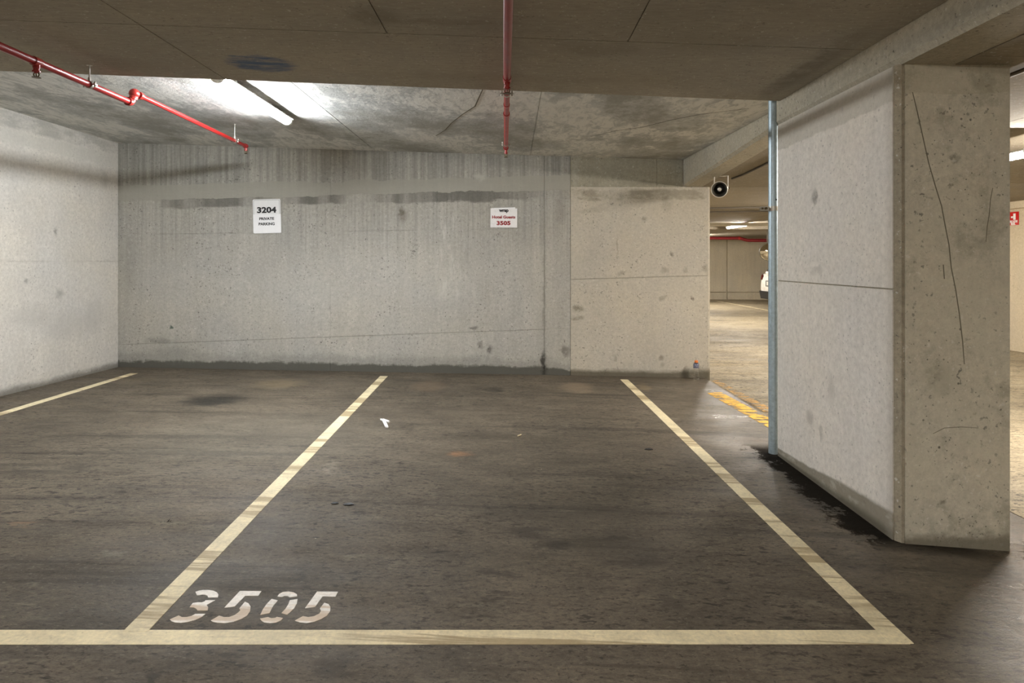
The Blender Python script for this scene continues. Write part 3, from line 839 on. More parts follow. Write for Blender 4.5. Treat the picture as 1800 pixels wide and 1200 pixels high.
def recess_slab(bm):
    xs = span(-4.8, 1.90, 8)
    rows = 6
    lo = [[bm.verts.new((x, edge_y(x) + (7.45 - edge_y(x)) * j / rows, recess_z(x, edge_y(x) + (7.45 - edge_y(x)) * j / rows))) for x in xs] for j in range(rows + 1)]
    hi = [[bm.verts.new((v.co.x, v.co.y, 3.0)) for v in r] for r in lo]
    for g in (lo, hi):
        for a, b in zip(g, g[1:]):
            for i in range(len(xs) - 1):
                bm.faces.new((a[i], a[i + 1], b[i + 1], b[i]))
    nx, ny = len(xs) - 1, rows
    ring = [(i, 0) for i in range(nx)] + [(nx, j) for j in range(ny)] + [(i, ny) for i in range(nx, 0, -1)] + [(0, j) for j in range(ny, 0, -1)]
    for k in range(len(ring)):
        (i, j), (p, q) = ring[k], ring[(k + 1) % len(ring)]
        bm.faces.new((lo[j][i], lo[q][p], hi[q][p], hi[j][i]))
cr = struct('ceiling_recess', recess_slab, m_recess, 'raised concrete ceiling slab with flaking paint over the back of the bays')
def bil_panel(parent, mat, x0, x1, y0, y1, zf, n=3, gap=0.003, proud=0.006):
    def fn(bm):
        xs = span(x0 + gap, x1 - gap, n)
        rows = []
        for j in range(n + 1):
            r = []
            for x in xs:
                ya, yb = y0(x) + gap, y1(x) - gap
                y = ya + (yb - ya) * j / n
                r.append((x, y, zf(x, y)))
            rows.append(r)
        lo = [[bm.verts.new((x, y, z - proud)) for x, y, z in r] for r in rows]
        hi = [[bm.verts.new((x, y, z + 0.002)) for x, y, z in r] for r in rows]
        for g in (lo, hi):
            for a, b in zip(g, g[1:]):
                for i in range(n):
                    bm.faces.new((a[i], a[i + 1], b[i + 1], b[i]))
        ring = [(i, 0) for i in range(n)] + [(n, j) for j in range(n)] + [(i, n) for i in range(n, 0, -1)] + [(0, j) for j in range(n, 0, -1)]
        for k in range(len(ring)):
            (i, j), (p, q) = ring[k], ring[(k + 1) % len(ring)]
            bm.faces.new((lo[j][i], lo[q][p], hi[q][p], hi[j][i]))
    return obj('panel', fn, mat, parent)
RXS = [-4.4, -3.3, -1.5, 0.2, 1.895]
RYS = [edge, lambda x: 5.2 + 0.02 * x, lambda x: 6.46 + 0.02 * x, lambda x: wall_y(x) + 0.003]
for a, b in zip(RXS, RXS[1:]):
    for c, d in zip(RYS, RYS[1:]):
        bil_panel(cr, m_recess, a, b, c, d, recess_z)

# aisle ceiling in three runs
def aisle_run(bm, x0, x1, y0, y1):
    cs = [(x0, y0), (x1, y0), (x1, y1), (x0, y1)]
    add_hex(bm, [(x, y, aisle_c(x, y + (1e-4 if y == y0 else 0))) for x, y in cs], [(x, y, 3.0) for x, y in cs])
ca = struct('ceiling_aisle', lambda bm: aisle_run(bm, 2.02, 8.0, YB - 0.2, 4.4), m_aislec, 'brownish concrete ceiling above the aisle in front of the column')
ca2 = struct('ceiling_aisle_middle', lambda bm: aisle_run(bm, 2.06, 8.0, 4.4001, 7.3), m_aislec, 'sloping concrete ceiling above the horn speaker')
ca3 = struct('ceiling_aisle_far', lambda bm: aisle_run(bm, 1.95, 13.5, 7.3001, 24.3), m_aislec, 'concrete ceiling over the far end of the aisle')
for a, b in ((2.02, 3.2), (3.2, 4.4), (4.4, 5.6), (5.6, 7.5)):
    for c, d in ((-0.8, 1.3), (1.3, 2.86), (2.86, 4.4)):
        ceil_panel(ca, m_aislec, a, b, lambda x, c=c: c, lambda x, d=d: d, lambda x, y: 2.15, gap=0.003)
for a, b in ((2.1, 3.6), (3.6, 5.4), (5.4, 7.5)):
    for c, d in ((4.401, 5.7), (5.7, 7.3)):
        ceil_panel(ca2, m_aislec, a, b, lambda x, c=c: c, lambda x, d=d: d, aisle_c, gap=0.003)
for c, d in ((7.301, 9.6), (9.6, 12.0), (12.0, 16.4), (16.4, 20.0), (20.0, 23.9)):
    for a, b in ((2.2, 4.6), (4.6, 7.4)):
        ceil_panel(ca3, m_aislec, a, b, lambda x, c=c: c, lambda x, d=d: d, aisle_c, gap=0.006)

# beams
def near_beam(bm):
    prof = [(NX, 3.0), (NX, 2.172), (NX + 0.022, 2.15 - 0.004), (2.02, 2.15 - 0.004), (2.02, 3.0)]
    a = [bm.verts.new((x, YB - 0.2, z)) for x, z in prof]
    b = [bm.verts.new((x, 4.36, z)) for x, z in prof]
    bm.faces.new(a); bm.faces.new(b[::-1])
    for i in range(len(prof)):
        j = (i + 1) % len(prof)
        bm.faces.new((a[i], b[i], b[j], a[j]))
struct('beam', near_beam, m_beam, 'concrete edge beam running over the column')
def far_beam(bm):
    ya, yb = 4.362, 7.23
    za, zb = aisle_c(1.9, 4.4001), aisle_c(1.9, 7.3)
    sec = lambda y, z: [(1.897, y, 3.0), (1.897, y, z), (1.925, y, z - 0.022), (2.10, y, z - 0.022), (2.10, y, 3.0)]
    a = [bm.verts.new(v) for v in sec(ya, za + 0.02)]
    b = [bm.verts.new(v) for v in sec(yb, zb + 0.02)]
    bm.faces.new(a); bm.faces.new(b[::-1])
    for i in range(5):
        j = (i + 1) % 5
        bm.faces.new((a[i], b[i], b[j], a[j]))
struct('beam_back', far_beam, m_beam, 'concrete edge beam between the column and the back wall')
struct('beam_cross', lambda bm: add_box(bm, 2.2, 13.2, 15.6, 16.2, 2.0, 2.9), m_aislec, 'downstand concrete beam across the far aisle')

# ------------------------------------------------------------------ column
CX0, CX1, CY0, CY1 = NX, 2.285, 2.985, 4.33
col = thing('column', 'thick square concrete column beside the parking bay, scratched on its front', 'column', (2.02, 3.66, 0), kind='structure')
def col_body(bm):
    ch = 0.03
    pl = [(CX0 + 0.006, CY1), (CX0 + 0.006, CY0 + ch), (CX0 + 0.006 + ch * 0.6, CY0 + 0.006), (CX1 - 0.012, CY0 + 0.006), (CX1, CY0 + 0.018), (CX1, CY1)]
    add_hex(bm, [(x, y, -0.35) for x, y in pl], [(x, y, 2.149) for x, y in pl])
obj('shaft', col_body, m_chamfer, col)
side_plane = lambda u, z, out: (CX0 + 0.006 - out, u, z)
front_plane = lambda u, z, out: (u, CY0 + 0.006 - out, z)
zcj = lambda y: 1.118
wall_panel(col, m_col_l, CY0 + 0.032, CY1, zf0, zcj, side_plane, 'side_panel', proud=0.006, gap=0.0035)
wall_panel(col, m_col_l, CY0 + 0.032, CY1, zcj, lambda y: 2.149, side_plane, 'side_panel', proud=0.006, gap=0.0035)
wall_panel(col, m_col_f, CX0 + 0.036, CX1 - 0.012, zf0, lambda x: 2.148, front_plane, 'front_panel', proud=0.006, gap=0.001)

def ribbon(pts, wd, normal, thick=0.0008):
    """thin raised or dark mark along a polyline on a flat face"""
    nrm = Vector(normal)
    def fn(bm):
        P = [Vector(p) for p in pts]
        L = []
        for i, p in enumerate(P):
            d = (P[min(i + 1, len(P) - 1)] - P[max(i - 1, 0)]).normalized()
            s = d.cross(nrm).normalized() * wd * (0.35 if i in (0, len(P) - 1) else 0.5)
            L.append([bm.verts.new(p + s), bm.verts.new(p - s), bm.verts.new(p - s + nrm * thick), bm.verts.new(p + s + nrm * thick)])
        for a, b in zip(L, L[1:]):
            for k in range(4):
                bm.faces.new((a[k], a[(k + 1) % 4], b[(k + 1) % 4], b[k]))
        bm.faces.new(L[0]); bm.faces.new(L[-1][::-1])
    return fn
YF = CY0
def colf(px, py):
    return ((px - 900) / FPX * YF, YF, CAM_Z + (HOR - py) / FPX * YF)
obj('scratch', ribbon([colf(*q) for q in ((1604, 162), (1612, 195), (1622, 240), (1632, 285), (1645, 330), (1655, 362), (1662, 400), (1668, 430), (1672, 470), (1680, 510), (1686, 550), (1692, 600), (1695, 640))], 0.0045, (0, -1, 0)), m_mark, col)
obj('scratch', ribbon([colf(*q) for q in ((1745, 330), (1741, 350), (1739, 375), (1735, 400), (1733, 425))], 0.003, (0, -1, 0)), m_mark, col)
obj('scratch', ribbon([colf(*q) for q in ((1658, 465), (1660, 490)) ], 0.006, (0, -1, 0)), m_mark, col)
obj('scratch', ribbon([colf(*q) for q in ((1640, 762), (1660, 752), (1690, 750), (1720, 752)) ], 0.0025, (0, -1, 0)), m_mark, col)

# ceiling cracks as fine marks under the recess panels
def rz(x, y):
    return (x, y, recess_z(x, y) - 0.0062)
obj('crack', ribbon([rz(*q) for q in ((-0.20, 4.45), (-0.24, 4.7), (-0.28, 4.95), (-0.40, 5.25), (-0.52, 5.6), (-0.60, 5.9), (-0.72, 6.2))], 0.010, (0, 0, -1)), m_mark, cr)
obj('crack', ribbon([rz(*q) for q in ((0.72, 6.0), (0.90, 5.7), (1.1, 5.5), (1.25, 5.2), (1.42, 4.95), (1.7, 4.7))], 0.008, (0, 0, -1)), m_crack, cr)

# ------------------------------------------------------------------ floor markings
def paint_quad(bm, corners, h=0.0016, zf=floor_z):
    lo = [(x, y, zf(x, y) - 0.0005) for x, y in corners]
    hi = [(x, y, zf(x, y) + h) for x, y in corners]
    add_hex(bm, lo, hi)
def strip(p, q, wd):
    p, q = Vector(p), Vector(q)
    s = Vector((-(q - p).y, (q - p).x)).normalized() * wd / 2
    return [tuple(p - s), tuple(q - s), tuple(q + s), tuple(p + s)][::-1]
A, B = fp(238, 1110), fp(675, 661)
tag(obj('bay_line', lambda bm: paint_quad(bm, strip(A, B, 0.080), 0.0022), m_line), 'cream painted line between bays 3204 and 3505', 'parking line', 'painted bay lines')
A2, B2 = fp(1585, 1131), fp(1097, 667)
tag(obj('bay_line', lambda bm: paint_quad(bm, strip(A2, B2, 0.082), 0.0022), m_line), 'cream painted line running past the concrete column', 'parking line', 'painted bay lines')
A3, B3 = fp(-700, 940), fp(236, 656)
tag(obj('bay_line', lambda bm: paint_quad(bm, strip(A3, B3, 0.075), 0.0022), m_line), 'cream painted line close along the bright side wall', 'parking line', 'painted bay lines')
F0, F1 = fp(-900, 1120), fp(1590, 1120)
c0, c1, c2, c3 = fp(-900, 1107), fp(-900, 1133), fp(1600, 1132), fp(1566, 1107.5)
tag(obj('bay_line', lambda bm: paint_quad(bm, [c1, c2, c3, c0], 0.0014), m_line), 'cream painted line across the open front of the bays', 'parking line', 'painted bay lines')
A4, B4 = fp(1262, 529), fp(1350, 546)
tag(obj('bay_line', lambda bm: paint_quad(bm, strip((7.17, 22.9), (7.2, 17.6), 0.08), 0.003, aisle_z), m_line), 'thin pale line on the floor before the distant wall', 'parking line', 'painted bay lines')

DIGITS = [
  ('3', [[(337,108),(370,97),(410,91),(455,90),(500,97),(535,112),(550,132),(545,158),(455,158),(448,142),(425,133),(395,132),(370,138),(350,138)],
         [(430,187),(520,185),(440,230),(455,250),(450,280),(355,280),(345,265),(320,252),(282,250),(312,212),(360,205),(395,207),(420,198)],
         [(98,365),(180,328),(210,343),(255,343),(300,332),(335,314),(430,312),(390,345),(330,370),(260,387),(200,394),(150,391),(115,380)]]),
  ('5', [[(750,100),(950,101),(922,143),(800,143),(702,243),(606,254)],
         [(797,200),(830,215),(850,245),(845,290),(815,330),(760,362),(690,385),(610,397),(540,394),(500,385),(480,374),(557,330),(600,343),(650,343),(700,325),(735,300),(755,280),(745,262)]]),
  ('0', [[(1100,150),(1115,128),(1150,110),(1200,105),(1250,113),(1280,130),(1283,148),(1215,157),(1195,146),(1165,145),(1140,154)],
         [(1045,174),(1103,187),(1060,240),(1026,305),(940,321),(965,270),(1000,220)],
         [(1215,186),(1287,175),(1280,215),(1255,260),(1215,300),(1190,320),(1137,305),(1175,265),(1200,225)],
         [(938,357),(1010,343),(1045,354),(1080,350),(1095,341),(1153,352),(1130,375),(1085,392),(1030,397),(975,390),(950,375)]]),
  ('5', [[(1468,106),(1663,107),(1640,150),(1520,149),(1450,247),(1356,259)],
         [(1535,210),(1575,222),(1593,250),(1590,290),(1560,330),(1505,362),(1440,385),(1370,396),(1310,390),(1262,375),(1337,334),(1385,343),(1440,335),(1490,310),(1505,285),(1495,262)]]),
]
nx_, ny_ = fp(440, 1068)
num = thing('stencilled_number', 'white stencilled number 3505 painted on the floor by the front line', 'floor number', (nx_, ny_, floor_z(nx_, ny_)))
for ch, pieces in DIGITS:
    def fn(bm, pieces=pieces):
        for poly in pieces:
            pts = [fp(280 + u / 5.294, 1020 + v / 5.294) for u, v in poly]
            paint_quad(bm, pts, 0.0016)
        bmesh.ops.triangulate(bm, faces=[f for f in bm.faces if len(f.verts) > 4])
    obj('digit', fn, m_white, num)

# worn yellow hatch bands along the slab edge
hb = [fp(1242, 690), fp(1268, 689.5), fp(1372, 745), fp(1352, 752)]
tag(obj('yellow_band', lambda bm: paint_quad(bm, hb[::-1], 0.002), m_yel), 'bright worn yellow painted band on the floor near the pipe', 'floor marking', 'yellow edge bands')
hb2 = [fp(1249, 668), fp(1262, 668), fp(1375, 728), fp(1360, 734)]
tag(obj('yellow_band', lambda bm: paint_quad(bm, hb2[::-1], 0.002), m_yel2), 'faded yellow painted band along the very edge of the bay slab', 'floor marking', 'yellow edge bands')

# ------------------------------------------------------------------ signs on the back wall
SY = lambda x: wall_y(x) - 0.004
yaw = math.atan(0.021)
sx, sz = wp(469.5, 380)
sgn = thing('parking_sign', 'white rectangular sign reading 3204 private parking on the grey wall', 'sign', (sx, SY(sx), sz))
def plate(x, z, wd, ht, y0, th, roll, rad=0.012):
    R = Matrix.Translation((x, y0, z)) @ Matrix.Rotation(yaw, 4, 'Z') @ Matrix.Rotation(-roll, 4, 'Y')
    pts = []
    for cx, cz, a0 in ((1, 1, 0), (-1, 1, 90), (-1, -1, 180), (1, -1, 270)):
        for k in range(4):
            a = math.radians(a0 + 30 * k)
            pts.append((cx * (wd / 2 - rad) + rad * math.cos(a), cz * (ht / 2 - rad) + rad * math.sin(a)))
    return lambda bm: add_hex(bm, [tuple(R @ Vector((u, 0, v))) for u, v in pts], [tuple(R @ Vector((u, -th, v))) for u, v in pts])
ROLL = math.radians(1.4)
obj('backing_plate', plate(sx, sz, 0.298, 0.372, SY(sx) - 0.001, 0.004, ROLL, 0.014), m_signw, sgn)
obj('border', plate(sx, sz, 0.280, 0.354, SY(sx) - 0.005, 0.0006, ROLL, 0.012), m_inkg, sgn)
obj('face', plate(sx, sz, 0.275, 0.349, SY(sx) - 0.0056, 0.0006, ROLL, 0.010), m_signw, sgn)
bx, bz = wp(470, 393)
obj('cover_sheet', plate(bx + 0.002, bz, 0.300, 0.205, SY(sx) - 0.0065, 0.001, ROLL, 0.003), m_signw2, sgn)
for body, py, wd, ht, bold in (('3204', 369, 0.208, 0.066, 0.004), ('PRIVATE', 384.3, 0.160, 0.029, 0.0035), ('PARKING', 393.5, 0.172, 0.031, 0.0035)):
    x, z = wp(469.5, py)
    text_part('lettering', body, wd, ht, m_ink, sgn, (x, SY(sx) - 0.0085, z), yaw, ROLL, bold)

px_, pz_ = wp(885.7, 383)
hs = thing('hotel_sign', 'small white paper sign with red Hotel Guests 3505 lettering', 'sign', (px_, SY(px_), pz_))
obj('paper', plate(px_, pz_, 0.294, 0.210, SY(px_) - 0.001, 0.003, math.radians(-0.4), 0.004), m_paper, hs)
def tape(x, z, wd, ht):
    return plate(x, z, wd, ht, SY(px_) - 0.0042, 0.0006, math.radians(2), 0.002)
tx, tz = wp(872, 398)
obj('tape', tape(tx, tz, 0.018, 0.022), m_signw2, hs)
tx, tz = wp(885, 366)
obj('tape', tape(tx, tz, 0.26, 0.012), m_signw2, hs)
x, z = wp(885.5, 371.3); text_part('logo', 'wrap', 0.106, 0.040, m_ink, hs, (x, SY(px_) - 0.0052, z), yaw, 0, 0.0042, spacing=0.95)
x, z = wp(885.5, 381.4); text_part('lettering', 'Hotel Guests', 0.254, 0.033, m_inkr, hs, (x, SY(px_) - 0.0052, z), yaw, 0, 0.0036)
x, z = wp(885.2, 392.0); text_part('lettering', '3505', 0.152, 0.047, m_inkr, hs, (x, SY(px_) - 0.0052, z), yaw, 0, 0.005, spacing=1.05)

# ------------------------------------------------------------------ sprinkler pipes
def sprinkler(parent, p, drop, s=1.0):
    """pendent sprinkler under a pipe at p; drop = distance from pipe centre to deflector"""
    x, y, z = p
    hd = obj('sprinkler_head', lambda bm: add_lathe(bm, (x, y, z), (0, 0, -1), [(0.0, 0.0125 * s), (drop * 0.38, 0.0125 * s), (drop * 0.38, 0.017 * s), (drop * 0.52, 0.017 * s), (drop * 0.52, 0.009 * s), (drop * 0.6, 0.009 * s), (drop * 0.6, 0.0)], 14), m_redf, parent, True)
    def arms(bm):
        for sg in (-1, 1):
            add_tube(bm, [(x + sg * 0.009 * s, y, z - drop * 0.55), (x + sg * 0.013 * s, y, z - drop * 0.72), (x + sg * 0.009 * s, y, z - drop * 0.88), (x, y, z - drop * 0.96)], 0.0028 * s, 8)
        add_tube(bm, [(x, y, z - drop * 0.58), (x, y, z - drop * 0.9)], 0.0026 * s, 8)
    obj('frame_arms', arms, m_dkmetal, hd, True)
    obj('deflector', lambda bm: add_lathe(bm, (x, y, z - drop), (0, 0, -1), [(-0.003, 0.0), (-0.003, 0.017 * s), (0.0, 0.019 * s), (0.0, 0.0)], 18), m_dkmetal, hd, True)
    return hd

def hanger(parent, p, r, ztop, rod=True):
    x, y, z = p
    h = obj('hanger_clamp', lambda bm: add_lathe(bm, (x, y - 0.011, z), (0, 1, 0), [(0, r), (0, r + 0.004), (0.022, r + 0.004), (0.022, r)], 20), m_zinc, parent, True)
    for sg in (-1, 1):
        def bolt(bm):
            add_box(bm, x + sg * (r + 0.011) - 0.011, x + sg * (r + 0.011) + 0.011, y - 0.011, y + 0.011, z - 0.003, z + 0.003)
            add_tube(bm, [(x + sg * (r + 0.013), y, z - 0.014), (x + sg * (r + 0.013), y, z + 0.018)], 0.0045, 8)
        obj('clamp_bolt', bolt, m_zinc, h)
    def rd(bm):
        add_tube(bm, [(x, y, z + r + 0.002), (x, y, ztop)], 0.004, 8)
        add_tube(bm, [(x, y, z + r + 0.002), (x, y, z + r + 0.022)], 0.008, 8)
        add_tube(bm, [(x, y, ztop - 0.004), (x, y, ztop)], 0.016, 10)
    obj('hanger_rod', rd, m_zinc, parent, True)

# side pipe, stepping up where the ceiling rises
Zl, Zu = CAM_Z + 1.03, CAM_Z + 1.089
lp = thing('sprinkler_pipe', 'red sprinkler pipe with a stepped elbow under the lamp-lit ceiling', 'pipe', (-2.47, 3.6, Zl), 'red sprinkler pipes')
xl = lambda y: -2.459 - 0.022 * (y - 3.142)
EY = 4.276
obj('pipe_run', lambda bm: add_tube(bm, [(xl(-3.0), -3.0, Zl), (xl(EY - 0.03), EY - 0.03, Zl)], 0.0195, 20), m_red, lp, True)
xu = lambda y: -2.456 - 0.039 * (y - 4.28)
obj('pipe_run', lambda bm: add_tube(bm, [(xu(EY + 0.03), EY + 0.03, Zu), (xu(6.215), 6.215, Zu)], 0.0168, 20), m_red, lp, True)
def elbow(bm):
    pts = []
    xe = xl(EY)
    for k in range(7):
        a = math.radians(90 * k / 6)
        pts.append((xe, EY - 0.03 + 0.03 * math.sin(a), Zl + 0.03 - 0.03 * math.cos(a)))
    add_tube(bm, pts, 0.0235, 18)
    pts = []
    for k in range(7):
        a = math.radians(90 * k / 6)
        pts.append((xe + 0.01, EY + 0.03 - 0.03 * math.cos(a), Zu - 0.03 + 0.03 * math.sin(a)))
    add_tube(bm, pts, 0.0255, 18)
    add_tube(bm, [(xe + 0.005, EY, Zl + 0.022), (xe + 0.005, EY, Zl + 0.034)], 0.028, 18)
    add_tube(bm, [(xl(EY - 0.05), EY - 0.05, Zl), (xl(EY - 0.03), EY - 0.03, Zl)], 0.027, 18)
    add_tube(bm, [(xu(EY + 0.03), EY + 0.03, Zu), (xu(EY + 0.06), EY + 0.06, Zu)], 0.024, 18)
    m = bmesh.ops.create_uvsphere(bm, u_segments=16, v_segments=10, radius=0.033)
    bmesh.ops.translate(bm, verts=m['verts'], vec=(xe + 0.012, EY + 0.006, Zu + 0.004))
obj('elbow_fitting', elbow, m_redf, lp, True)
def tee(parent, p, r, ln=0.05):
    x, y, z = p
    def fn(bm):
        add_tube(bm, [(x, y - ln / 2, z), (x, y + ln / 2, z)], r + 0.004, 18)
        add_tube(bm, [(x, y, z), (x, y, z - r - 0.014)], 0.017, 14)
    obj('tee_fitting', fn, m_redf, parent, True)
tee(lp, (xl(3.39), 3.39, Zl), 0.0195)
sprinkler(lp, (xl(3.39), 3.39, Zl - 0.026), 0.056, 1.15)
hanger(lp, (xl(3.83), 3.83, Zl), 0.0195, slab_z(-2.47) - 0.004)
hanger(lp, (xu(5.95), 5.95, Zu), 0.0168, recess_z(xu(5.95), 5.95) - 0.006)
def endcap(parent, p, r):
    x, y, z = p
    def fn(bm):
        m = bmesh.ops.create_uvsphere(bm, u_segments=16, v_segments=10, radius=r + 0.006)
        bmesh.ops.translate(bm, verts=m['verts'], vec=(x, y, z))
        add_tube(bm, [(x, y - 0.03, z), (x, y, z)], r + 0.005, 16)
    obj('end_elbow', fn, m_red, parent, True)
endcap(lp, (xu(6.225), 6.225, Zu), 0.0168)
sprinkler(lp, (xu(6.225), 6.225, Zu - 0.010), 0.062, 0.9)

# middle pipe over bay 3505
Zm = CAM_Z + 1.0
mp = thing('sprinkler_pipe', 'straight dark red sprinkler pipe hanging over bay 3505', 'pipe', (-0.02, 3.6, Zm), 'red sprinkler pipes')
xm = lambda y: -0.014 - 0.012 * (y - 2.51)
obj('pipe_run', lambda bm: add_tube(bm, [(xm(-3.0), -3.0, Zm), (xm(3.60), 3.60, Zm)], 0.0196, 20), m_red, mp, True)
obj('pipe_run', lambda bm: add_tube(bm, [(xm(3.55), 3.55, Zm), (xm(5.80), 5.80, Zm)], 0.0175, 20), m_red, mp, True)
tee(mp, (xm(3.60), 3.60, Zm), 0.0190, 0.07)
sprinkler(mp, (xm(3.60), 3.60, Zm - 0.026), 0.056, 1.1)
hanger(mp, (xm(3.92), 3.92, Zm), 0.0175, slab_z(0) - 0.004)
obj('coupling', lambda bm: add_lathe(bm, (xm(4.46), 4.44, Zm), (0, 1, 0), [(0, 0.0175), (0, 0.0225), (0.05, 0.0225), (0.05, 0.0175)], 18), m_redf, mp, True)
obj('coupling', lambda bm: add_lathe(bm, (xm(4.2), 4.18, Zm), (0, 1, 0), [(0, 0.0175), (0, 0.0205), (0.04, 0.0205), (0.04, 0.0175)], 18), m_redf, mp, True)
hanger(mp, (xm(5.61), 5.61, Zm), 0.0175, recess_z(xm(5.61), 5.61) - 0.006)
endcap(mp, (xm(5.81), 5.81, Zm), 0.0175)
sprinkler(mp, (xm(5.81), 5.81, Zm - 0.012), 0.072, 0.95)

# ------------------------------------------------------------------ fluorescent battens
def batten(label, x, y0, y1, ztop, zc, mat, group='fluorescent batten lamps', dx=0.0):
    """weatherproof batten: housing, glowing diffuser, end caps, clips, two ceiling brackets; zc = ceiling height above"""
    t = thing('batten_lamp', label, 'lamp', (x, (y0 + y1) / 2, ztop), group)
    ln = y1 - y0
    X = lambda y: x + dx * (y - (y0 + y1) / 2)
    def sweep(prof, ya, yb):
        def fn(bm):
            a = [bm.verts.new((X(ya) + u, ya, ztop + v)) for u, v in prof]
            b = [bm.verts.new((X(yb) + u, yb, ztop + v)) for u, v in prof]
            bm.faces.new(a); bm.faces.new(b[::-1])
            n = len(prof)
            for i in range(n):
                j = (i + 1) % n
                bm.faces.new((a[i], b[i], b[j], a[j]))
        return fn
    obj('housing', sweep([(-0.052, -0.0163), (-0.052, -0.008), (-0.040, -0.001), (0.040, -0.001), (0.052, -0.008), (0.052, -0.0163)], y0, y1), m_wht, t)
    dif = [(-0.039, -0.0165), (0.039, -0.0165)] + [(0.038 * math.cos(math.radians(a)), -0.022 - 0.036 * math.sin(math.radians(a))) for a in range(0, 181, 20)]
    obj('diffuser', sweep(dif, y0 + 0.02, y1 - 0.02), mat, t)
    cap = [(-0.041, 0.0), (0.041, 0.0)] + [(0.041 * math.cos(math.radians(a)), -0.022 - 0.039 * math.sin(math.radians(a))) for a in range(0, 181, 20)]
    obj('end_cap', sweep(cap, y0 - 0.012, y0 + 0.02), m_wht, t)
    obj('end_cap', sweep(cap, y1 - 0.02, y1 + 0.012), m_wht, t)
    for k in range(4):
        yy = y0 + ln * (0.14 + 0.24 * k)
        for sg in (-1, 1):
            obj('clip', lambda bm: add_box(bm, X(yy) + sg * 0.043 - 0.003, X(yy) + sg * 0.043 + 0.003, yy - 0.012, yy + 0.012, ztop - 0.034, ztop + 0.002), m_wht, t)
    for f in (0.12, 0.88):
        yy = y0 + ln * f
        zt = zc(X(yy), yy) if callable(zc) else zc
        obj('bracket', lambda bm: add_box(bm, X(yy) - 0.02, X(yy) + 0.02, yy - 0.012, yy + 0.012, ztop - 0.002, zt), m_zinc, t)
    return t
g_bay = glow('cool_white_diffuser', COOL, LAMP_BAY)
g_ais = glow('neutral_white_diffuser', NEUTRAL, LAMP_AISLE)
g_rear = glow('warm_white_diffuser', WARM, LAMP_REAR)
batten('glowing fluorescent batten on the raised ceiling over bay 3204', -1.895, 4.20, 5.52, 2.452, lambda x, y: recess_z(x, y) - 0.005, g_bay)
batten('glowing batten half hidden behind the column edge', 3.72, 4.2, 5.5, 2.055, lambda x, y: aisle_c(x, y) - 0.004, g_ais)
batten('distant glowing batten seen through the aisle opening', 5.0, 13.8, 15.15, 2.045, lambda x, y: aisle_c(x, y) - 0.004, g_ais)
batten('batten lamp on the ceiling behind the viewpoint, bay side', -2.2, -2.6, -1.3, slab_z(-2.2) - 0.05, slab_z(-2.2) - 0.004, g_rear)
batten('batten lamp on the ceiling behind the viewpoint, column side', 0.9, -2.6, -1.3, slab_z(0.9) - 0.05, slab_z(0.9) - 0.004, g_rear)
batten('added unseen batten lamp over the far parked car, brightening the far wall', 10.2, 16.9, 18.2, 2.02, lambda x, y: aisle_c(x, y), g_ais)  # added lamp, out of view behind the column, to lift the far wall
batten('added batten lamp brightening the far wall, unseen behind the wall end', 5.75, 19.5, 20.8, 1.98, lambda x, y: aisle_c(x, y) - 0.004, g_ais)  # added lamp, kept out of view, to brighten the far wall
batten('batten lamp in the aisle out of view beside the column', 4.6, 8.2, 9.5, 2.03, lambda x, y: aisle_c(x, y) - 0.004, g_ais)

# ------------------------------------------------------------------ galvanised down pipe
dpx, dpy = 1.748, 4.378
dp = thing('down_pipe', 'galvanised steel down pipe standing at the corner of the column', 'pipe', (dpx, dpy, floor_z(dpx, dpy)))
zdt = recess_z(dpx, dpy) - 0.004
zb_ = floor_z(dpx, dpy)
obj('pipe_run', lambda bm: add_tube(bm, [(dpx, dpy, zb_), (dpx, dpy, 0.58)], 0.0305, 24), m_galv, dp, True)
obj('pipe_run', lambda bm: add_tube(bm, [(dpx, dpy, 0.58), (dpx, dpy, zdt)], 0.0315, 24), m_galv, dp, True)
obj('joint_collar', lambda bm: add_lathe(bm, (dpx, dpy, 0.57), (0, 0, 1), [(0, 0.030), (0, 0.033), (0.016, 0.033), (0.016, 0.030)], 24), m_galv, dp, True)
def saddle(bm):
    add_lathe(bm, (dpx, dpy, 1.583), (0, 0, 1), [(0, 0.030), (0, 0.0345), (0.03, 0.0345), (0.03, 0.030)], 24)
    add_box(bm, dpx - 0.085, dpx - 0.030, dpy - 0.012, dpy - 0.004, 1.585, 1.611)
    add_box(bm, dpx - 0.085, dpx - 0.030, dpy + 0.004, dpy + 0.012, 1.585, 1.611)
sd = obj('saddle_clip', saddle, m_zinc, dp)
def nuts(bm):
    add_tube(bm, [(dpx - 0.055, dpy - 0.026, 1.598), (dpx - 0.055, dpy + 0.02, 1.598)], 0.009, 6)
    add_tube(bm, [(dpx - 0.078, dpy - 0.022, 1.598), (dpx - 0.078, dpy + 0.02, 1.598)], 0.007, 6)
obj('clip_bolt', nuts, m_dkmetal, sd)
obj('rivet', lambda bm: add_tube(bm, [(dpx + 0.008, dpy - 0.033, 1.655), (dpx + 0.008, dpy - 0.028, 1.655)], 0.005, 10), m_card, dp)

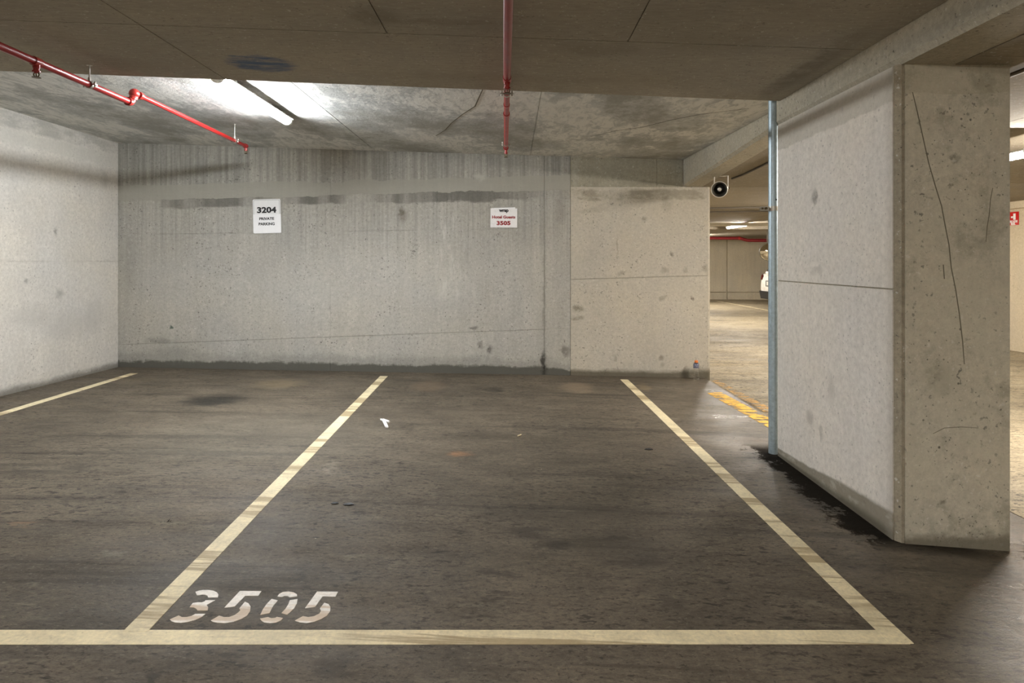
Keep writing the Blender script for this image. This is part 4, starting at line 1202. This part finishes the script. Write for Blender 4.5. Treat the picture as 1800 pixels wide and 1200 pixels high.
# ------------------------------------------------------------------ horn loudspeaker
hp = Vector(at(1264.5, 333, 6.45))
hz = aisle_c(2.2, 6.6) - 0.005
horn = thing('horn_speaker', 'grey horn loudspeaker hung from the aisle ceiling by the wall end', 'speaker', (hp.x, hp.y, hz))
ax = Vector((0.36, 0.88, 0.16)).normalized()
obj('bell', lambda bm: add_lathe(bm, hp, ax, [(0.0, 0.0745), (0.0, 0.079), (0.006, 0.079), (0.03, 0.066), (0.09, 0.052), (0.16, 0.045), (0.16, 0.040), (0.09, 0.046), (0.03, 0.060), (0.004, 0.0735), (0.0, 0.0745)], 28), m_horn, horn, True)
obj('rim', lambda bm: add_lathe(bm, hp, ax, [(-0.003, 0.074), (-0.004, 0.078), (-0.001, 0.081), (0.005, 0.081), (0.008, 0.077)], 28), m_hornb, horn, True)
obj('throat', lambda bm: add_lathe(bm, hp, ax, [(0.006, 0.072), (0.03, 0.059), (0.09, 0.045), (0.15, 0.039), (0.15, 0.0)], 28), m_horni, horn, True)
obj('reflector', lambda bm: add_lathe(bm, hp, ax, [(0.012, 0.0), (0.012, 0.012), (0.016, 0.019), (0.03, 0.02), (0.06, 0.016), (0.15, 0.018)], 20), m_hornb, horn, True)
obj('driver', lambda bm: add_lathe(bm, hp, ax, [(0.15, 0.0), (0.15, 0.050), (0.16, 0.055), (0.24, 0.055), (0.26, 0.045), (0.26, 0.0)], 24), m_horn, horn, True)
bc = hp + ax * 0.19
def brk(bm):
    for sg in (-1, 1):
        s = Vector((0.92, -0.38, 0)) * sg * 0.066
        a = bc + s
        add_hex(bm, [tuple(a + Vector((dx, dy, -0.012))) for dx, dy in ((-0.004, -0.012), (0.004, -0.012), (0.004, 0.012), (-0.004, 0.012))],
                    [(a.x + dx, a.y + dy, hz) for dx, dy in ((-0.004, -0.012), (0.004, -0.012), (0.004, 0.012), (-0.004, 0.012))])
    s = Vector((0.92, -0.38, 0)) * 0.07
    add_hex(bm, [(bc.x - s.x, bc.y - s.y - 0.014, hz - 0.006), (bc.x + s.x, bc.y + s.y - 0.014, hz - 0.006), (bc.x + s.x, bc.y + s.y + 0.014, hz - 0.006), (bc.x - s.x, bc.y - s.y + 0.014, hz - 0.006)],
                [(bc.x - s.x, bc.y - s.y - 0.014, hz), (bc.x + s.x, bc.y + s.y - 0.014, hz), (bc.x + s.x, bc.y + s.y + 0.014, hz), (bc.x - s.x, bc.y - s.y + 0.014, hz)])
obj('bracket', brk, m_hornb, horn)
for sg in (-1, 1):
    obj('pivot_bolt', lambda bm: add_tube(bm, [bc + Vector((0.92, -0.38, 0)) * sg * 0.062, bc + Vector((0.92, -0.38, 0)) * sg * 0.082], 0.010, 10), m_dkmetal, horn)

# ------------------------------------------------------------------ conduits and pipes in the aisle
def along(pts, r, n=10):
    return lambda bm: add_tube(bm, pts, r, n)
zc_ = lambda x, y: aisle_c(x, y) - 0.016
tag(obj('conduit', along([(2.36, -0.5, 2.128), (2.36, 4.30, 2.128), (2.36, 4.44, zc_(2.36, 4.44)), (2.34, 5.6, zc_(2.34, 5.6)), (2.30, 6.5, zc_(2.30, 6.5)), (2.26, 6.72, zc_(2.26, 6.72))], 0.0105), m_cond), 'thin grey conduit running under the ceiling to the horn speaker', 'conduit', 'aisle conduits')
zt1 = aisle_c(3.8, 10.0) - 0.02
tag(obj('conduit', along([(2.2, 9.95, aisle_c(2.2, 9.95) - 0.018), (5.6, 10.05, aisle_c(5.6, 10.05) - 0.018)], 0.014), m_cond), 'upper of two dark conduits crossing the aisle ceiling', 'conduit', 'aisle conduits')
tag(obj('conduit', along([(2.2, 10.75, aisle_c(2.2, 10.75) - 0.018), (5.8, 10.75, aisle_c(5.8, 10.75) - 0.018)], 0.013), m_cond), 'lower of two dark conduits crossing the aisle ceiling', 'conduit', 'aisle conduits')
tag(obj('cable_tray', lambda bm: add_box(bm, 2.2, 7.4, 13.42, 13.52, 1.965, 2.025), m_condw), 'white cable duct crossing the aisle ceiling beside the distant lamp', 'cable tray')
ft = thing('fire_main', 'thick red fire pipe with a kink crossing in front of the far wall', 'pipe', (7.5, 21.7, 2.0))
obj('pipe_run', along([(2.3, 21.7, 2.005), (7.55, 21.7, 1.995)], 0.05, 16), m_maroon, ft, True)
obj('pipe_offset', along([(7.53, 21.7, 1.995), (7.60, 21.7, 1.985), (7.78, 21.7, 1.93), (7.86, 21.7, 1.925)], 0.052, 16), m_maroon, ft, True)
obj('pipe_run', along([(7.84, 21.7, 1.925), (13.0, 21.7, 1.90)], 0.055, 16), m_maroon, ft, True)
obj('coupling', along([(7.50, 21.7, 1.996), (7.56, 21.7, 1.995)], 0.058, 16), m_redf, ft, True)
for hx in (4.0, 6.5, 9.0, 11.5):
    obj('hanger_rod', along([(hx, 21.7, 1.95), (hx, 21.7, aisle_c(hx, 21.7))], 0.008, 8), m_zinc, ft)

# convex mirror at the end of the aisle
mc = Vector(at(1354, 442.5, 17.0))
mir = thing('convex_mirror', 'round silver convex mirror hanging behind the down pipe', 'mirror', tuple(mc))
obj('dome', lambda bm: add_lathe(bm, mc + Vector((0, 0.10, 0)), (-0.15, -1, -0.1), [(-0.02, 0.0), (-0.02, 0.232), (0.0, 0.232), (0.05, 0.218), (0.10, 0.185), (0.14, 0.13), (0.165, 0.06), (0.17, 0.0)], 32), m_mirror, mir, True)
obj('rim', lambda bm: add_lathe(bm, mc + Vector((0, 0.10, 0)), (-0.15, -1, -0.1), [(-0.03, 0.22), (-0.03, 0.240), (0.008, 0.240), (0.008, 0.228)], 32), m_horn, mir, True)
obj('hanger_arm', along([tuple(mc + Vector((0, 0.13, 0.1))), tuple(mc + Vector((-0.0, 0.2, 0.3))), (mc.x, mc.y + 0.2, aisle_c(mc.x, mc.y + 0.2))], 0.015, 10), m_horn, mir, True)

# fire hose sign on the aisle wall
fy = 9.91
fz = CAM_Z + (HOR - 384) / FPX * fy
frs = thing('fire_sign', 'small red FIRE HOSE REEL sign on the pale wall beyond the column', 'sign', (RX, fy, fz))
obj('plate', lambda bm: add_box(bm, RX - 0.006, RX - 0.001, fy - 0.105, fy + 0.105, fz - 0.10, fz + 0.10), m_signr, frs)
def reel(bm):
    add_box(bm, RX - 0.0075, RX - 0.006, fy - 0.045, fy + 0.0, fz - 0.02, fz + 0.075)
    add_box(bm, RX - 0.0075, RX - 0.006, fy + 0.005, fy + 0.045, fz + 0.01, fz + 0.035)
obj('reel_symbol', reel, m_signw, frs)
text_part('lettering', 'FIRE HOSE', 0.17, 0.036, m_signw, frs, (RX - 0.0075, fy, fz - 0.045), math.radians(-90), 0, 0.004)
text_part('lettering', 'REEL', 0.09, 0.034, m_signw, frs, (RX - 0.0075, fy, fz - 0.080), math.radians(-90), 0, 0.004)

# ------------------------------------------------------------------ parked car at the end of the aisle
def car():
    RXC, RYC = 7.55, 19.15      # rear bumper, centre line; the nose points along +x
    gz = aisle_z(9.4, 19.15)
    t = thing('car', 'white hatchback showing its rear bumper behind the down pipe', 'car', (RXC + 2.0, RYC, gz))
    cx, ry = 0.0, 0.0
    made = []
    def obj(name, fn, mat, parent, smooth=False):
        o = globals()['obj'](name, fn, mat, None, smooth)
        o.data.transform(Matrix.Translation((RXC, RYC, 0)) @ Matrix.Rotation(math.radians(-90), 4, 'Z'))
        o.parent = parent
        off = Vector((0, 0, 0)); p = parent
        while p is not None:
            off += p.location; p = p.parent
        o.location = -off
        return o
    # sections along the length: (y, half width low, half width high, sill, belt)
    secs = [(0.00, 0.70, 0.66, 0.42, 0.80), (0.06, 0.80, 0.74, 0.36, 0.98), (0.22, 0.87, 0.80, 0.32, 1.04), (0.8, 0.89, 0.83, 0.30, 1.02), (2.2, 0.89, 0.84, 0.30, 0.98), (3.2, 0.88, 0.80, 0.30, 0.92), (3.75, 0.80, 0.70, 0.34, 0.78), (3.95, 0.62, 0.55, 0.42, 0.64)]
    def body(bm):
        rings = []
        for (y, a, b, lo, hi) in secs:
            pts = [(-a * 0.92, lo), (-a, lo + (hi - lo) * 0.35), (-a * 0.985, lo + (hi - lo) * 0.7), (-b, hi), (0, hi + 0.025), (b, hi), (a * 0.985, lo + (hi - lo) * 0.7), (a, lo + (hi - lo) * 0.35), (a * 0.92, lo), (0, lo - 0.02)]
            rings.append([bm.verts.new((cx + u, ry + y, gz + v)) for u, v in pts])
        for p, q in zip(rings, rings[1:]):
            for i in range(10):
                j = (i + 1) % 10
                bm.faces.new((p[i], p[j], q[j], q[i]))
        bm.faces.new(rings[0]); bm.faces.new(rings[-1][::-1])
    obj('body', body, m_carw, t, True)
    cab = [(0.16, 0.76, 1.03, 0.70, 1.08), (0.42, 0.79, 1.02, 0.58, 1.40), (0.9, 0.80, 1.00, 0.60, 1.47), (1.9, 0.80, 0.98, 0.60, 1.46), (2.75, 0.78, 0.94, 0.68, 1.00)]
    def cabin(bm):
        rings = []
        for (y, a, lo, b, hi) in cab:
            rings.append([bm.verts.new((cx + u, ry + y, gz + v)) for u, v in ((-a, lo), (-b, hi), (0, hi + 0.03), (b, hi), (a, lo))])
        for p, q in zip(rings, rings[1:]):
            for i in range(4):
                bm.faces.new((p[i], p[i + 1], q[i + 1], q[i]))
        bm.faces.new(rings[0]); bm.faces.new(rings[-1][::-1])
    obj('cabin', cabin, m_carw, t, True)
    obj('rear_window', lambda bm: add_hex(bm, [(cx - 0.64, ry + 0.17, gz + 1.09), (cx + 0.64, ry + 0.17, gz + 1.09), (cx + 0.52, ry + 0.36, gz + 1.36), (cx - 0.52, ry + 0.36, gz + 1.36)],
        [(cx - 0.64, ry + 0.14, gz + 1.09), (cx + 0.64, ry + 0.14, gz + 1.09), (cx + 0.52, ry + 0.33, gz + 1.36), (cx - 0.52, ry + 0.33, gz + 1.36)]), m_card, t)
    obj('bumper', lambda bm: add_hex(bm, [(cx - 0.80, ry + 0.10, gz + 0.27), (cx - 0.66, ry - 0.02, gz + 0.27), (cx + 0.66, ry - 0.02, gz + 0.27), (cx + 0.80, ry + 0.10, gz + 0.27), (cx + 0.7, ry + 0.3, gz + 0.27), (cx - 0.7, ry + 0.3, gz + 0.27)],
        [(cx - 0.88, ry + 0.10, gz + 0.50), (cx - 0.72, ry - 0.04, gz + 0.50), (cx + 0.72, ry - 0.04, gz + 0.50), (cx + 0.88, ry + 0.10, gz + 0.50), (cx + 0.8, ry + 0.3, gz + 0.50), (cx - 0.8, ry + 0.3, gz + 0.50)]), m_card, t)
    for sg in (-1, 1):
        obj('tail_lamp', lambda bm: add_hex(bm, [(cx + sg * 0.80, ry + 0.14, gz + 0.82), (cx + sg * 0.60, ry + 0.0, gz + 0.84), (cx + sg * 0.60, ry + 0.02, gz + 0.97), (cx + sg * 0.79, ry + 0.14, gz + 1.0)],
            [(cx + sg * 0.84, ry + 0.10, gz + 0.82), (cx + sg * 0.62, ry - 0.03, gz + 0.84), (cx + sg * 0.62, ry - 0.01, gz + 0.97), (cx + sg * 0.83, ry + 0.10, gz + 1.0)]), m_tail, t)
        for wy in (0.75, 3.15):
            wh = obj('wheel', lambda bm: add_lathe(bm, (cx + sg * 0.88, ry + wy, gz + 0.31), (-sg, 0, 0), [(0.0, 0.0), (0.0, 0.20), (-0.012, 0.22), (-0.012, 0.30), (0.01, 0.31), (0.17, 0.31), (0.19, 0.29), (0.19, 0.0)], 24), m_card, t, True)
            obj('hub_cap', lambda bm: add_lathe(bm, (cx + sg * 0.885, ry + wy, gz + 0.31), (sg, 0, 0), [(0.0, 0.2), (0.012, 0.18), (0.016, 0.05), (0.02, 0.0)], 18), m_zinc, wh, True)
    obj('number_plate', lambda bm: add_box(bm, cx - 0.19, cx + 0.19, ry - 0.03, ry + 0.02, gz + 0.68, gz + 0.79), m_plate, t)
    obj('plate_recess', lambda bm: add_box(bm, cx - 0.30, cx + 0.30, ry - 0.015, ry + 0.02, gz + 0.65, gz + 0.82), m_inkg, t)
car()

# ------------------------------------------------------------------ litter
bx_, by_ = 2.005, 7.12
bz_ = floor_z(bx_, by_)
bt = thing('drink_bottle', 'clear plastic drink bottle with orange cap standing at the wall end', 'bottle', (bx_, by_, bz_))
prof = [(0.0, 0.0), (0.0, 0.024), (0.006, 0.027)]
for k in range(5):
    prof += [(0.018 + k * 0.021, 0.0285), (0.028 + k * 0.021, 0.0245)]
prof += [(0.125, 0.029), (0.128, 0.031), (0.172, 0.030), (0.182, 0.022), (0.19, 0.016), (0.196, 0.016), (0.196, 0.0)]
obj('body', lambda bm: add_lathe(bm, (bx_, by_, bz_), (0, 0, 1), prof, 24), m_clear, bt, True)
obj('label', lambda bm: add_lathe(bm, (bx_, by_, bz_), (0, 0, 1), [(0.126, 0.0315), (0.130, 0.0325), (0.165, 0.0318), (0.178, 0.027), (0.180, 0.024)], 24), m_lab, bt, True)
obj('cap', lambda bm: add_lathe(bm, (bx_, by_, bz_), (0, 0, 1), [(0.186, 0.0175), (0.186, 0.019), (0.207, 0.0185), (0.209, 0.016), (0.209, 0.0)], 18), m_tape, bt, True)

wx, wy = fp(678, 745)
wzz = floor_z(wx, wy)
def scrap(bm):
    P = lambda px, py, h: (fp(px, py)[0], fp(px, py)[1], wzz + h)
    add_tube(bm, [P(669.5, 738, 0.006), P(672, 740, 0.010), P(675, 742.5, 0.016), P(677, 747, 0.014), P(680, 752, 0.008), P(682, 752.5, 0.006)], [0.007, 0.009, 0.014, 0.013, 0.012, 0.006], 8)
    add_tube(bm, [P(675, 742, 0.014), P(679, 742, 0.012), P(684, 743, 0.007)], [0.012, 0.009, 0.010], 8)
tag(obj('paper_scrap', scrap, m_scrap), 'crumpled white scrap of tissue on the floor of bay 3505', 'litter')
bu, bv = fp(913, 766)
tag(obj('cigarette_butt', lambda bm: add_tube(bm, [(bu - 0.012, bv - 0.016, floor_z(bu, bv) + 0.005), (bu + 0.012, bv + 0.016, floor_z(bu, bv) + 0.005)], 0.0048, 10), m_butt), 'pale cigarette butt lying in the middle of bay 3505', 'litter')
for (px, py, lbl) in ((588, 885, 'small dark leaf beside the cream line between the bays'), (612, 887, 'larger dark leaf flake on the floor of bay 3505'), (1140, 790, 'dark leaf flake near the line by the column')):
    lx, ly = fp(px, py)
    def leaf(bm, lx=lx, ly=ly, px=px):
        s = 0.028 if px != 588 else 0.02
        z0 = floor_z(lx, ly)
        pts = [(-1.0, 0.0, 0.002), (-0.4, 0.45, 0.006), (0.5, 0.4, 0.007), (1.1, 0.0, 0.003), (0.4, -0.5, 0.005), (-0.5, -0.4, 0.004)]
        add_hex(bm, [(lx + a * s, ly + b * s, z0 + c - 0.0015) for a, b, c in pts], [(lx + a * s, ly + b * s, z0 + c) for a, b, c in pts])
    tag(obj('dry_leaf', leaf, m_card), lbl, 'leaf', 'dry leaves on the bay floor')
